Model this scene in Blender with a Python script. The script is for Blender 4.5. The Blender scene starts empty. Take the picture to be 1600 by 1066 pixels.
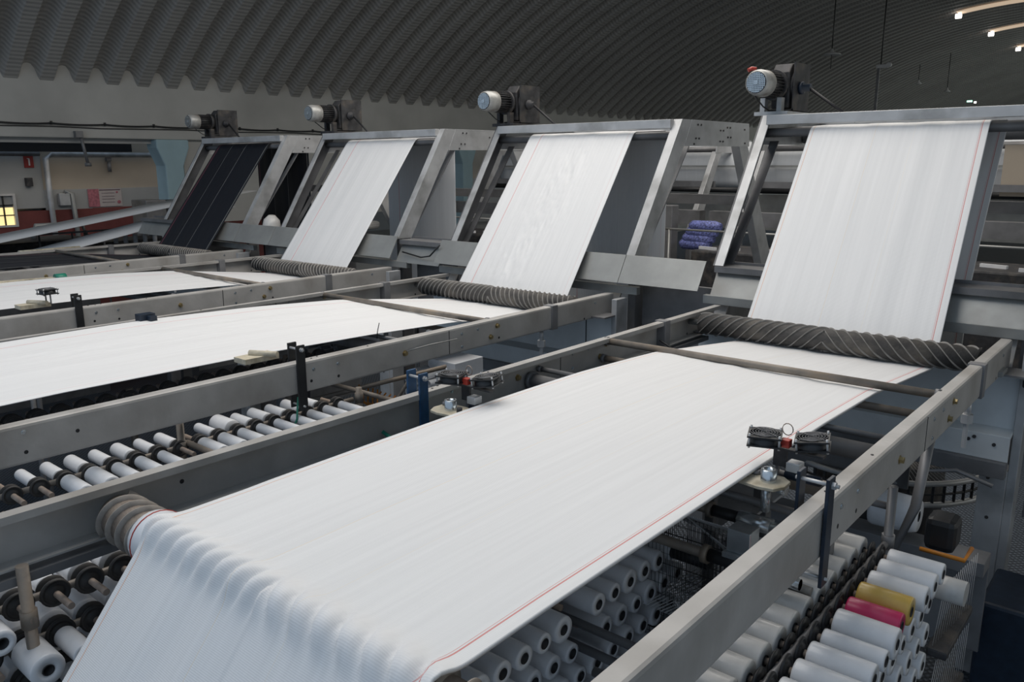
import bpy, bmesh, math, random
from mathutils import noise as mnoise
from mathutils import Vector, Matrix
random.seed(7)
PI = math.pi
SC = bpy.context.scene
COL = SC.collection

# ------------------------------------------------------------------ camera
YAW, PITCH, ROLL, FPX = .7042, .2176, -.0045, 1266.3
CAMZ = 3.30
fw = Vector((-math.sin(YAW)*math.cos(PITCH), math.cos(YAW)*math.cos(PITCH), -math.sin(PITCH)))
rt = Vector((math.cos(YAW), math.sin(YAW), 0)); up0 = rt.cross(fw)
r2 = rt*math.cos(ROLL)+up0*math.sin(ROLL); u2 = up0*math.cos(ROLL)-rt*math.sin(ROLL)
cd = bpy.data.cameras.new('camera'); cd.sensor_width = 36; cd.lens = FPX/1600*36
cd.clip_start = .05; cd.clip_end = 300
cam = bpy.data.objects.new('camera', cd); COL.objects.link(cam)
cam.matrix_world = Matrix(((r2.x, u2.x, -fw.x, 0), (r2.y, u2.y, -fw.y, 0), (r2.z, u2.z, -fw.z, CAMZ), (0, 0, 0, 1)))
SC.camera = cam

# ------------------------------------------------------------------ world and light
w = bpy.data.worlds.new('world'); SC.world = w; w.use_nodes = True
w.node_tree.nodes['Background'].inputs[0].default_value = (.62, .79, 1, 1)
w.node_tree.nodes['Background'].inputs[1].default_value = .48
SC.view_settings.view_transform = 'Standard'; SC.view_settings.look = 'None'
SC.view_settings.gamma = 1; SC.view_settings.exposure = 0
SC.view_settings.use_curve_mapping = False
def area(name, loc, size, power, color, rot=(0, 0, 0)):
    l = bpy.data.lights.new(name, 'AREA'); l.shape = 'RECTANGLE'; l.size, l.size_y = size
    l.energy = power; l.color = color
    o = bpy.data.objects.new(name, l); COL.objects.link(o); o.location = loc; o.rotation_euler = rot
    return o
area('assumed_overhead_light', (-4.6, 7.2, 8.3), (5, 15), 760, (1, .95, .89))  # assumed overhead light, added below the closed vault; no skylight opening is modelled
area('side_fill_light', (5.6, 34, 3.6), (62, 2.6), 480, (.97, 1, .97), (math.radians(100), 0, math.radians(90)))  # added fill to brighten the vault; the right wall has no windows
area('side_fill_light', (5.6, 62, 3.6), (50, 3.2), 900, (.93, 1, .97), (math.radians(100), 0, math.radians(90)))  # second added fill, for the far part of the vault
area('side_fill_light', (5.2, 50, 5.2), (30, 1.0), 120, (.65, .95, .95), (math.radians(170), 0, math.radians(90)))  # added upward fill for a teal tint on the vault, no opening there

area('side_bay_fill', (-18.2, 8, 3.45), (1.0, 10), 15, (1, .9, .78))  # added fill for the dark recessed wall, no fixture modelled

# ------------------------------------------------------------------ materials
def nt(name):
    m = bpy.data.materials.new(name); m.use_nodes = True
    return m, m.node_tree, m.node_tree.nodes['Principled BSDF']
def mat(name, col, rough=.5, metal=0, var=.12, scale=8, bump=0, spec=.5, dirt=None, coords='Object'):
    m, t, b = nt(name); N = t.nodes.new; L = t.links.new
    b.inputs['Roughness'].default_value = rough; b.inputs['Metallic'].default_value = metal
    b.inputs['Specular IOR Level'].default_value = spec
    tc = N('ShaderNodeTexCoord'); no = N('ShaderNodeTexNoise'); no.inputs['Scale'].default_value = scale
    no.inputs['Detail'].default_value = 6; L(tc.outputs[coords], no.inputs['Vector'])
    mr = N('ShaderNodeMapRange'); mr.inputs[1].default_value = .3; mr.inputs[2].default_value = .7
    mr.inputs[3].default_value = 1-var; mr.inputs[4].default_value = 1+var; L(no.outputs[0], mr.inputs[0])
    mx = N('ShaderNodeVectorMath'); mx.operation = 'SCALE'; mx.inputs[0].default_value = col; L(mr.outputs[0], mx.inputs['Scale'])
    out = mx.outputs[0]
    if dirt:
        n2 = N('ShaderNodeTexNoise'); n2.inputs['Scale'].default_value = scale*.45; n2.inputs['Detail'].default_value = 8
        L(tc.outputs[coords], n2.inputs['Vector'])
        m2 = N('ShaderNodeMapRange'); m2.inputs[1].default_value = .52; m2.inputs[2].default_value = .72; L(n2.outputs[0], m2.inputs[0])
        mm = N('ShaderNodeMix'); mm.data_type = 'RGBA'; mm.inputs[7].default_value = (*dirt, 1)
        L(m2.outputs[0], mm.inputs[0]); L(out, mm.inputs[6]); out = mm.outputs[2]
    L(out, b.inputs['Base Color'])
    if bump:
        bp = N('ShaderNodeBump'); bp.inputs['Strength'].default_value = bump; bp.inputs['Distance'].default_value = .01
        n3 = N('ShaderNodeTexNoise'); n3.inputs['Scale'].default_value = scale*6; L(tc.outputs[coords], n3.inputs['Vector'])
        L(n3.outputs[0], bp.inputs['Height']); L(bp.outputs[0], b.inputs['Normal'])
    return m
M = {}
M['rail'] = mat('rail_steel', (.42, .405, .385), .5, .1, .12, 5, .1, dirt=(.31, .29, .265))
M['gal'] = mat('galvanised_steel', (.50, .505, .51), .42, .3, .12, 6, .05, dirt=(.27, .27, .265))
M['gald'] = mat('dull_grey_steel', (.20, .20, .205), .5, .35, .2, 5, .05, dirt=(.12, .12, .12))
M['plate'] = mat('brushed_cover_plate', (.31, .315, .305), .4, .3, .15, 4, .05, dirt=(.22, .215, .20))
M['web'] = mat('shade_darkened_steel', (.13, .13, .135), .5, .2, .3, 4, .05, dirt=(.07, .07, .075))  # darker copy of the leg steel, channel shade put into its colour
M['sheet'] = mat('bright_galvanised_sheet', (.66, .69, .70), .38, .15, .1, 3, .03, dirt=(.48, .50, .50))
M['dark'] = mat('dark_cast_iron', (.045, .045, .048), .6, .3, .35, 14, .2, dirt=(.12, .105, .09))
M['black'] = mat('black_plastic', (.016, .017, .019), .45, 0, .3, 10)
M['disc'] = mat('dusty_black_disc', (.035, .034, .034), .55, 0, .3, 12, 0, dirt=(.085, .075, .065))
M['pipe'] = mat('dusty_steel_pipe', (.23, .20, .17), .55, .3, .25, 9, .15, dirt=(.30, .24, .18))
M['pipew'] = mat('rusty_white_spindle', (.33, .26, .21), .6, .2, .25, 20)
M['rub'] = mat('grooved_rubber', (.060, .056, .053), .68, 0, .3, 12, .3, dirt=(.14, .125, .105))
M['rubrib'] = mat('worn_rubber_ridge', (.22, .21, .195), .6, 0, .25, 25)
M['rubedge'] = mat('worn_ridge_edge', (.30, .265, .23), .65, 0, .25, 25)
M['rubold'] = mat('dusty_old_rubber', (.22, .18, .15), .75, 0, .25, 18, .3, dirt=(.30, .25, .20))
M['yarn'] = mat('white_tape_yarn', (.76, .77, .79), .27, 0, .03, 30, .03)
M['yarnw'] = mat('clear_tape_yarn', (.56, .55, .53), .24, 0, .06, 30, .03)
M['yellow'] = mat('yellow_tape_yarn', (.62, .42, .10), .3, 0, .06, 30)
M['pink'] = mat('pink_tape_yarn', (.58, .035, .13), .3, 0, .06, 30)
M['core'] = mat('dark_core_tube', (.012, .012, .014), .6)
M['blue'] = mat('blue_paint', (.018, .075, .17), .45, .1, .25, 20, .1, dirt=(.03, .06, .10))
M['navy'] = mat('dark_navy_paint', (.012, .022, .04), .45, .1, .25, 20)
M['cream'] = mat('cream_painted_plate', (.58, .52, .40), .5, 0, .15, 30, dirt=(.32, .27, .18))
M['brass'] = mat('brass_plated', (.42, .33, .17), .35, .8, .1)
M['zinc'] = mat('bright_zinc', (.62, .66, .68), .25, .9, .15, 20)
M['red'] = mat('red_plastic', (.42, .045, .03), .4, 0, .1)
M['green'] = mat('green_hose', (.02, .22, .15), .4, 0, .1)
M['ltgreen'] = mat('pale_green_hose', (.45, .58, .42), .4, 0, .1)
M['orange'] = mat('orange_paint', (.55, .20, .02), .5, 0, .2)
M['motor'] = mat('grey_motor_paint', (.40, .40, .385), .42, .35, .2, 18, dirt=(.20, .17, .14))
M['thread'] = mat('white_threads', (.62, .62, .62), .4, 0, .1)
M['wire'] = mat('dark_heald_wire', (.05, .05, .05), .4, .5, .1)
M['plaster'] = mat('grey_plaster_wall', (.46, .455, .43), .9, 0, .10, 1.2, .1, dirt=(.37, .365, .345), coords='Object')
M['beige'] = mat('beige_wall_paint', (.42, .36, .29), .9, 0, .12, .8, .05)
M['pale'] = mat('pale_wall_paint', (.37, .37, .36), .85, 0, .08, 1.5)
M['wains'] = mat('oxide_red_wall_paint', (.17, .045, .04), .8, 0, .2, 2)
M['colb'] = mat('pale_blue_column_paint', (.34, .48, .53), .7, 0, .08, 2)
M['shadowgap'] = mat('painted_gap_shade', (.02, .02, .022), .7)  # near-black colour painted in for the shade of the gap under the beam
M['paper'] = mat('poster_paper', (.50, .44, .42), .6, 0, .05)
M['posterpink'] = mat('poster_pink_print', (.42, .14, .17), .6, 0, .3, 20)
M['ink'] = mat('poster_ink', (.12, .08, .10), .6)
M['signred'] = mat('fire_sign_red', (.27, .015, .012), .5)
M['signwhite'] = mat('sign_white', (.60, .58, .56), .5)
M['bluefab'] = mat('blue_fabric_bundle', (.13, .15, .36), .6, 0, .8, 40)
M['yelpaint'] = mat('yellow_machine_paint', (.42, .24, .03), .5, 0, .2, 6)

def m_cloth(name, col, stripes, rough=.5, weave=.25):
    m, t, b = nt(name); N = t.nodes.new; L = t.links.new
    b.inputs['Roughness'].default_value = rough
    b.inputs['Specular IOR Level'].default_value = .35
    uv = N('ShaderNodeUVMap'); sp = N('ShaderNodeSeparateXYZ'); L(uv.outputs[0], sp.inputs[0])
    mp = N('ShaderNodeMapping'); mp.inputs['Scale'].default_value = (55, .9, 1); L(uv.outputs[0], mp.inputs[0])
    no = N('ShaderNodeTexNoise'); no.inputs['Scale'].default_value = 1; no.inputs['Detail'].default_value = 5; L(mp.outputs[0], no.inputs['Vector'])
    mr = N('ShaderNodeMapRange'); mr.inputs[1].default_value = .25; mr.inputs[2].default_value = .75
    mr.inputs[3].default_value = .95; mr.inputs[4].default_value = 1.03; L(no.outputs[0], mr.inputs[0])
    sc = N('ShaderNodeVectorMath'); sc.operation = 'SCALE'; sc.inputs[0].default_value = col; L(mr.outputs[0], sc.inputs['Scale'])
    out = sc.outputs[0]
    for (u, wd, c, f) in stripes:
        a = N('ShaderNodeMath'); a.operation = 'SUBTRACT'; a.inputs[1].default_value = u; L(sp.outputs[0], a.inputs[0])
        ab = N('ShaderNodeMath'); ab.operation = 'ABSOLUTE'; L(a.outputs[0], ab.inputs[0])
        lt = N('ShaderNodeMath'); lt.operation = 'LESS_THAN'; lt.inputs[1].default_value = wd; L(ab.outputs[0], lt.inputs[0])
        ml = N('ShaderNodeMath'); ml.operation = 'MULTIPLY'; ml.inputs[1].default_value = f; L(lt.outputs[0], ml.inputs[0])
        mx = N('ShaderNodeMix'); mx.data_type = 'RGBA'; mx.inputs[7].default_value = (*c, 1)
        L(ml.outputs[0], mx.inputs[0]); L(out, mx.inputs[6]); out = mx.outputs[2]
    L(out, b.inputs['Base Color'])
    # weave: fine tape grid and long soft streaks
    mp2 = N('ShaderNodeMapping'); mp2.inputs['Scale'].default_value = (1.3, 1, 1); L(uv.outputs[0], mp2.inputs[0])
    wv = N('ShaderNodeTexWave'); wv.bands_direction = 'Y'; wv.inputs['Scale'].default_value = 55; wv.inputs['Distortion'].default_value = .6; L(mp2.outputs[0], wv.inputs['Vector'])
    bp = N('ShaderNodeBump'); bp.inputs['Strength'].default_value = weave; bp.inputs['Distance'].default_value = .0008; L(wv.outputs[1], bp.inputs['Height'])
    mp3 = N('ShaderNodeMapping'); mp3.inputs['Scale'].default_value = (14, .7, 1); L(uv.outputs[0], mp3.inputs[0])
    n3 = N('ShaderNodeTexNoise'); n3.inputs['Scale'].default_value = 1; n3.inputs['Detail'].default_value = 3; L(mp3.outputs[0], n3.inputs['Vector'])
    b2 = N('ShaderNodeBump'); b2.inputs['Strength'].default_value = .2; b2.inputs['Distance'].default_value = .012; L(n3.outputs[0], b2.inputs['Height'])
    L(bp.outputs[0], b2.inputs['Normal']); L(b2.outputs[0], b.inputs['Normal'])
    return m
RED = (.62, .10, .08); ORG = (.75, .36, .18)
M['cloth1'] = m_cloth('white_woven_cloth', (.80, .80, .80), [(.022, .0016, ORG, .7), (.965, .0020, RED, .75), (.958, .0010, RED, .5), (.40, .0009, (.80, .62, .35), .45), (.62, .0007, (.80, .66, .4), .3)])
M['cloth2'] = m_cloth('white_woven_cloth_red_line', (.81, .81, .81), [(.12, .0028, (.7, .16, .16), .6), (.96, .0016, (.7, .3, .3), .25)])
M['cloth3'] = m_cloth('plain_white_cloth', (.80, .80, .80), [(.17, .0030, (.72, .15, .18), .75), (.30, .0012, (.75, .6, .6), .25)])
M['cloth4'] = m_cloth('black_woven_cloth', (.010, .012, .018), [(.035, .009, (.16, .05, .07), .8), (.30, .003, (.22, .22, .22), .7), (.58, .003, (.30, .30, .30), .7), (.97, .004, (.36, .36, .34), .8)], .5, .1)
M['cloth5'] = m_cloth('grey_white_cloth', (.62, .64, .66), [])

def m_vault():
    m, t, b = nt('corrugated_vault_steel'); N = t.nodes.new; L = t.links.new
    b.inputs['Roughness'].default_value = .6; b.inputs['Metallic'].default_value = .0
    uv = N('ShaderNodeUVMap')
    wv = N('ShaderNodeTexWave'); wv.bands_direction = 'X'; wv.inputs['Scale'].default_value = 3.2; L(uv.outputs[0], wv.inputs['Vector'])
    bp = N('ShaderNodeBump'); bp.inputs['Strength'].default_value = .35; bp.inputs['Distance'].default_value = .02; L(wv.outputs[1], bp.inputs['Height'])
    L(bp.outputs[0], b.inputs['Normal'])
    no = N('ShaderNodeTexNoise'); no.inputs['Scale'].default_value = .35; no.inputs['Detail'].default_value = 7; L(uv.outputs[0], no.inputs['Vector'])
    cr = N('ShaderNodeValToRGB'); cr.color_ramp.elements[0].position = .3; cr.color_ramp.elements[0].color = (.30, .29, .275, 1)
    cr.color_ramp.elements[1].position = .7; cr.color_ramp.elements[1].color = (.37, .36, .34, 1)
    L(no.outputs[0], cr.inputs[0]); L(cr.outputs[0], b.inputs['Base Color'])
    return m
M['vault'] = m_vault()
def m_floor():
    m, t, b = nt('chequer_plate_floor'); N = t.nodes.new; L = t.links.new
    b.inputs['Roughness'].default_value = .45; b.inputs['Metallic'].default_value = .4
    tc = N('ShaderNodeTexCoord'); mp = N('ShaderNodeMapping'); mp.inputs['Rotation'].default_value = (0, 0, .78); mp.inputs['Scale'].default_value = (26, 26, 26)
    L(tc.outputs['Object'], mp.inputs[0]); vo = N('ShaderNodeTexVoronoi'); vo.inputs['Randomness'].default_value = .1; vo.inputs['Scale'].default_value = 1
    L(mp.outputs[0], vo.inputs['Vector'])
    bp = N('ShaderNodeBump'); bp.inputs['Strength'].default_value = .6; bp.inputs['Distance'].default_value = .01; bp.invert = True; L(vo.outputs[0], bp.inputs['Height'])
    L(bp.outputs[0], b.inputs['Normal'])
    cr = N('ShaderNodeValToRGB'); cr.color_ramp.elements[0].position = .15; cr.color_ramp.elements[0].color = (.14, .17, .21, 1)
    cr.color_ramp.elements[1].position = .5; cr.color_ramp.elements[1].color = (.045, .055, .07, 1)
    L(vo.outputs[0], cr.inputs[0]); L(cr.outputs[0], b.inputs['Base Color'])
    return m
M['floor'] = m_floor()
def m_emit(name, col, s):
    m, t, b = nt(name)
    b.inputs['Base Color'].default_value = (*[min(1, c) for c in col], 1)
    b.inputs['Emission Color'].default_value = (*col, 1); b.inputs['Emission Strength'].default_value = s
    return m
M['winlit'] = m_emit('sunlit_window_pane', (1, .78, .36), 1.0)
M['strip'] = m_emit('translucent_roof_panel', (1, .76, .55), .42)
M['lamp'] = m_emit('lamp_glow', (1, .96, .9), 3.0)
M['lampg'] = m_emit('green_exit_lamp', (.45, 1, .75), 2.5)
M['shade'] = mat('lamp_shade_enamel', (.55, .55, .55), .4)

# ------------------------------------------------------------------ mesh helper
ORI = {}
class MB:
    def __init__(s): s.v = []; s.f = []; s.sm = []; s.uv = None
    def add(s, vs, fs, smooth=False):
        n = len(s.v); s.v += [Vector(v) for v in vs]
        for f in fs: s.f.append(tuple(i+n for i in f)); s.sm.append(smooth)
        return s
    def box(s, a, b):
        x0, y0, z0 = [min(a[i], b[i]) for i in range(3)]; x1, y1, z1 = [max(a[i], b[i]) for i in range(3)]
        return s.add([(x0, y0, z0), (x1, y0, z0), (x1, y1, z0), (x0, y1, z0), (x0, y0, z1), (x1, y0, z1), (x1, y1, z1), (x0, y1, z1)],
              [(0, 3, 2, 1), (4, 5, 6, 7), (0, 1, 5, 4), (1, 2, 6, 5), (2, 3, 7, 6), (3, 0, 4, 7)])
    def cbox(s, c, d): return s.box([c[i]-d[i]/2 for i in range(3)], [c[i]+d[i]/2 for i in range(3)])
    def rbox(s, c, d, R):
        n = len(s.v); s.cbox((0, 0, 0), d)
        for i in range(n, len(s.v)): s.v[i] = R @ s.v[i] + Vector(c)
        return s
    def lathe(s, p0, p1, prof, n=16, smooth=True, caps=True):
        """prof: list of (t along metres from p0, radius)"""
        p0 = Vector(p0); ax = (Vector(p1)-p0).normalized()
        a = ax.orthogonal().normalized(); b = ax.cross(a)
        k = len(s.v); vs = []
        for (t, r) in prof:
            for i in range(n):
                q = 2*PI*i/n; vs.append(p0+ax*t+(a*math.cos(q)+b*math.sin(q))*r)
        fs = [(j*n+i, j*n+(i+1) % n, (j+1)*n+(i+1) % n, (j+1)*n+i) for j in range(len(prof)-1) for i in range(n)]
        s.add(vs, fs, smooth)
        if caps:
            s.f.append(tuple(k+i for i in reversed(range(n)))); s.sm.append(False)
            q = k+(len(prof)-1)*n; s.f.append(tuple(q+i for i in range(n))); s.sm.append(False)
        return s
    def cyl(s, p0, p1, r, n=14, r1=None):
        L = (Vector(p1)-Vector(p0)).length
        return s.lathe(p0, p1, [(0, r), (L, r if r1 is None else r1)], n)
    def tube(s, pts, r, n=6):
        pts = [Vector(p) for p in pts]; k = len(s.v); vs = []
        for i, p in enumerate(pts):
            d = (pts[min(i+1, len(pts)-1)]-pts[max(i-1, 0)]).normalized()
            ref = Vector((0, 0, 1)) if abs(d.z) < .9 else Vector((1, 0, 0))
            a = d.cross(ref).normalized(); b = d.cross(a)
            for j in range(n):
                q = 2*PI*j/n; vs.append(p+(a*math.cos(q)+b*math.sin(q))*r)
        fs = [(i*n+j, i*n+(j+1) % n, (i+1)*n+(j+1) % n, (i+1)*n+j) for i in range(len(pts)-1) for j in range(n)]
        s.add(vs, fs, True)
        s.f.append(tuple(k+i for i in reversed(range(n)))); s.sm.append(False)
        q = k+(len(pts)-1)*n; s.f.append(tuple(q+i for i in range(n))); s.sm.append(False)
        return s
    def prism(s, poly, axis, a, b):
        """poly: 2D points in the plane normal to axis ('x': (y,z), 'y': (x,z), 'z': (x,y))"""
        def P(p, h): return {'x': (h, p[0], p[1]), 'y': (p[0], h, p[1]), 'z': (p[0], p[1], h)}[axis]
        n = len(poly); vs = [P(p, a) for p in poly]+[P(p, b) for p in poly]
        fs = [tuple(range(n)), tuple(range(2*n-1, n-1, -1))]+[(i, i+n, (i+1) % n+n, (i+1) % n) for i in range(n)]
        return s.add(vs, fs)
    def flipy(s, c):
        s.v = [Vector((v.x, 2*c-v.y, v.z)) for v in s.v]; s.f = [tuple(reversed(f)) for f in s.f]; return s
    def build(s, name, m, parent=None, origin=None, bevel=0, uv=None, fix=True):
        if parent is not None: org = ORI[parent.name]
        elif origin is not None: org = Vector(origin)
        else:
            xs = [v.x for v in s.v]; ys = [v.y for v in s.v]; zs = [v.z for v in s.v]
            org = Vector(((min(xs)+max(xs))/2, (min(ys)+max(ys))/2, min(zs)))
        me = bpy.data.meshes.new(name); me.from_pydata([v-org for v in s.v], [], s.f)
        me.materials.append(M[m] if isinstance(m, str) else m)
        me.polygons.foreach_set('use_smooth', s.sm)
        if uv:
            ul = me.uv_layers.new(name='UVMap')
            for lp in me.loops: ul.data[lp.index].uv = uv[lp.vertex_index]
        if fix:
            bm = bmesh.new(); bm.from_mesh(me); bmesh.ops.recalc_face_normals(bm, faces=bm.faces); bm.to_mesh(me); bm.free()
        me.update()
        o = bpy.data.objects.new(name, me); COL.objects.link(o)
        if parent is not None: o.parent = parent
        else: o.location = org
        ORI[o.name] = org
        if bevel:
            bv = o.modifiers.new('bevel', 'BEVEL'); bv.width = bevel; bv.segments = 2; bv.limit_method = 'ANGLE'; bv.angle_limit = .9
        return o
def tag(o, label=None, cat=None, group=None, kind=None):
    if label: o['label'] = label
    if cat: o['category'] = cat
    if group: o['group'] = group
    if kind: o['kind'] = kind
    return o
def empty(name, loc, label, cat, group=None):
    o = bpy.data.objects.new(name, None); COL.objects.link(o); o.location = loc; o.empty_display_size = .1
    ORI[o.name] = Vector(loc); return tag(o, label, cat, group)
def dup(o, loc, rz=0, label=None, group=None):
    c = o.copy(); COL.objects.link(c); c.location = loc; c.rotation_euler = (0, 0, rz)
    if label: c['label'] = label
    if group: c['group'] = group
    for ch in list(o.children):
        d = ch.copy(); COL.objects.link(d); d.parent = c
        for g in list(ch.children):
            e = g.copy(); COL.objects.link(e); e.parent = d
    return c
ORDW = ['first', 'second', 'third', 'fourth', 'fifth', 'sixth', 'seventh', 'eighth', 'ninth', 'tenth', 'eleventh', 'twelfth', 'thirteenth', 'fourteenth', 'fifteenth', 'sixteenth', 'seventeenth', 'eighteenth', 'nineteenth', 'twentieth']

# ------------------------------------------------------------------ the hall
def struct(o): o['kind'] = 'structure'; return o
struct(MB().box((-20, -3, -.1), (9, 100, 0)).build('floor', 'floor', origin=(0, 0, 0)))
# vault: trapezoid ribs across, running over the hall as arcs
XC, ZC, RV = -5.5, -8.95, 18.0
def vault():
    mb = MB(); uv = []
    pitch = .616; y = 1.9; prof = []
    while y < 92:
        prof += [(y+q*pitch, d) for q, d in ((0, 0), (.10, -.012), (.19, -.075), (.27, -.20), (.31, -.23), (.69, -.23), (.73, -.20), (.81, -.075), (.90, -.012))]
        y += pitch
    na = 44; a0, a1 = -math.radians(40.6), math.radians(40.6)
    n = len(prof)
    for j in range(na+1):
        a = a0+(a1-a0)*j/na
        for (py, d) in prof:
            R = RV+.20+d
            mb.v.append(Vector((XC+R*math.sin(a), py, ZC+R*math.cos(a)))); uv.append((a*RV, py))
    for j in range(na):
        for i in range(n-1):
            mb.f.append((j*n+i, j*n+i+1, (j+1)*n+i+1, (j+1)*n+i)); mb.sm.append((i % 9) not in (4,))
    return struct(mb.build('ceiling', 'vault', origin=(0, 0, 0), uv=uv, fix=False))
vault()
# side wall above the beam, beam, recessed lower wall
WX = -17.0
struct(MB().box((WX-.25, -3, 4.0), (WX-.02, 92, 5.15)).build('wall_left', 'plaster', origin=(0, 0, 0)))
struct(MB().box((WX-.3, -3, 3.79), (WX+.05, 92, 4.0)).build('trim_1', 'plaster', origin=(0, 0, 0), bevel=.02))
struct(MB().box((WX-.3, -3, 3.70), (WX-.1, 8.5, 3.79)).build('trim_2', 'pale', origin=(0, 0, 0)))
struct(MB().box((-19.2, -3, 2.42), (-19, 6.95, 4.0)).box((-19.2, -3, 0), (-19, 5.2, 2.42)).box((-19.2, 6.36, 2.38), (-19, 6.95, 2.42)).box((-19.2, 5.2, 2.68), (-19, 6.36, 2.69))
       .build('wall_back_left', 'pale', origin=(0, 0, 0)))
struct(MB().box((-19.5, -3, 0), (-19.25, 92, 5.2)).build('wall_backing_left', 'pale', origin=(0, 0, 0)))
struct(MB().box((-19.22, 6.95, 2.30), (-19.02, 92, 4.0)).build('wall_recess', 'beige', origin=(0, 0, 0)))
struct(MB().box((-19.2, 6.95, 2.33), (-18.97, 7.9, 2.76)).box((-19.2, 7.9, 2.34), (-18.97, 9.6, 2.76)).box((-19.2, 9.6, 1.3), (-18.97, 60, 2.76)).build('trim_3', 'pale', origin=(0, 0, 0)))
struct(MB().box((-19.2, 6.37, 0), (-18.95, 7.9, 2.33)).box((-19.2, 7.9, 0), (-18.95, 12.5, 2.34)).box((-19.2, 5.2, 0), (-18.95, 6.37, 2.05)).build('wall_lower_left', 'wains', origin=(0, 0, 0)))
struct(MB().box((WX-.28, 9.12, 2.0), (WX-.06, 17.0, 3.80)).build('wall_panel_left', 'plaster', origin=(0, 0, 0)))
struct(MB().box((6.1, -3, 0), (6.3, 92, 4.9)).build('wall_right', 'plaster', origin=(0, 0, 0)))
struct(MB().box((-20, 92, 0), (9, 92.3, 9.6)).build('wall_far', 'plaster', origin=(0, 0, 0)))
# dark strip painting in the shade of the gap between beam and pipe
struct(MB().box((-18.6, -3, 3.55), (-18.3, 8.6, 3.72)).build('gap_shade_strip', 'shadowgap', origin=(0, 0, 0)))
# window with sun behind
wf = struct(MB().box((-19.03, 5.25, 2.02), (-18.93, 5.29, 2.70)).box((-19.03, 6.31, 2.02), (-18.93, 6.36, 2.70)).box((-19.03, 5.29, 2.02), (-18.93, 6.31, 2.06)).box((-19.03, 5.29, 2.66), (-18.93, 6.31, 2.70))
            .build('window_1', 'signwhite'))
b = MB()
for yy in (5.6, 5.93, 6.12): b.box((-19.0, yy, 2.06), (-18.96, yy+.025, 2.66))
for zz in (2.25, 2.46): b.box((-19.0, 5.29, zz), (-18.96, 6.31, zz+.022))
b.build('muntins', 'wire', wf)
MB().box((-19.02, 5.29, 2.06), (-19.01, 6.31, 2.66)).build('pane', 'winlit', wf)
# columns with flared heads
for k, yc in enumerate((8.82, 17.9, 27.0)):
    c = MB()
    hw = .21
    c.prism([(yc-hw, 0), (yc+hw, 0), (yc+hw, 3.25), (yc+.36, 3.62), (yc+.36, 3.79), (yc-.36, 3.79), (yc-.36, 3.62), (yc-hw, 3.25)], 'x', WX-.32, WX+.12)
    tag(c.build('concrete_column', 'colb', bevel=.03), ['pale blue concrete column with flared head left of the black cloth', 'pale blue flared column seen between the second and third white cloths', 'distant pale blue flared column against the left wall'][k], 'column', 'pale blue columns along the left wall')

# cable along wall, on clips
def sag(p, q, n=12, s=.03):
    p, q = Vector(p), Vector(q); return [p.lerp(q, i/n)-Vector((0, 0, s*4*(i/n)*(1-i/n))) for i in range(n+1)]
cb = MB(); y = -2.5
while y < 30: cb.tube(sag((WX+.02, y, 4.06), (WX+.02, y+1.0, 4.06), 8, .02), .018, 6); y += 1.0
cab = tag(cb.build('wall_cable', 'black'), 'black cable clipped along the top of the grey concrete beam', 'cable')
cl = MB(); y = -2.5
for i in range(34): cl.cbox((WX+.0, -2.5+i, 4.065), (.05, .03, .07))
tag(cl.build('cable_clips', 'wire', cab), kind='stuff')
cb = MB(); cb.tube([(WX+.07, -2.5+i*.9, 3.99+.012*math.sin(i*2.1)) for i in range(36)], .011, 6)
tag(cb.build('wall_cable', 'wire'), 'thin grey cable running just below the thick black cable on the beam', 'cable')
# service pipes
tag(MB().tube([(-18.86, -2, 3.51), (-18.86, 6.9, 3.51)], .05, 8).build('conduit_pipe', 'gald'), 'grey horizontal conduit under the concrete beam, left of the downpipe', 'pipe')
tag(MB().tube([(-18.86, 9.45, 3.49), (-18.86, 7.14, 3.49), (-18.86, 7.01, 3.41), (-18.86, 7.01, 2.6), (-18.86, 7.05, 0)], .058, 10).build('downpipe', 'gal'), 'grey pipe bending down the wall right of the red fire sign', 'pipe')
tag(MB().tube([(-18.86, 7.30, 2.70), (-18.86, 7.46, 2.67), (-18.86, 7.50, 1.2)], .055, 8).build('vent_duct', 'plate'), 'short beige duct elbow beside the grey downpipe', 'duct')
tag(MB().cbox((-18.88, 7.29, 2.55), (.12, .22, .26)).build('junction_box', 'gal', bevel=.01), 'grey electrical junction box on the downpipe', 'electrical box')
tag(MB().cbox((-18.95, 6.66, 2.93), (.14, .12, .18)).build('wall_speaker', 'dark', bevel=.01), 'small dark box mounted on the wall left of the downpipe', 'box')
tag(MB().cbox((WX+.1, 6.93, 3.86), (.12, .14, .12)).cyl((WX+.1, 6.97, 3.82), (WX+.1, 7.05, 3.3), .03).cyl((WX+.1, 7.05, 3.32), (WX+.1, 7.05, 3.25), .06).build('pipe_hanger', 'gald'),
    'grey pipe hanger dropping from the concrete beam', 'hanger')
tag(MB().cbox((-18.95, 8.35, 3.4), (.1, .1, .1)).cyl((-18.93, 8.35, 3.37), (-18.93, 8.35, 3.12), .04).build('wall_lamp', 'gald'), 'small grey lamp bracket on the beige recessed wall', 'lamp')
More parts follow.
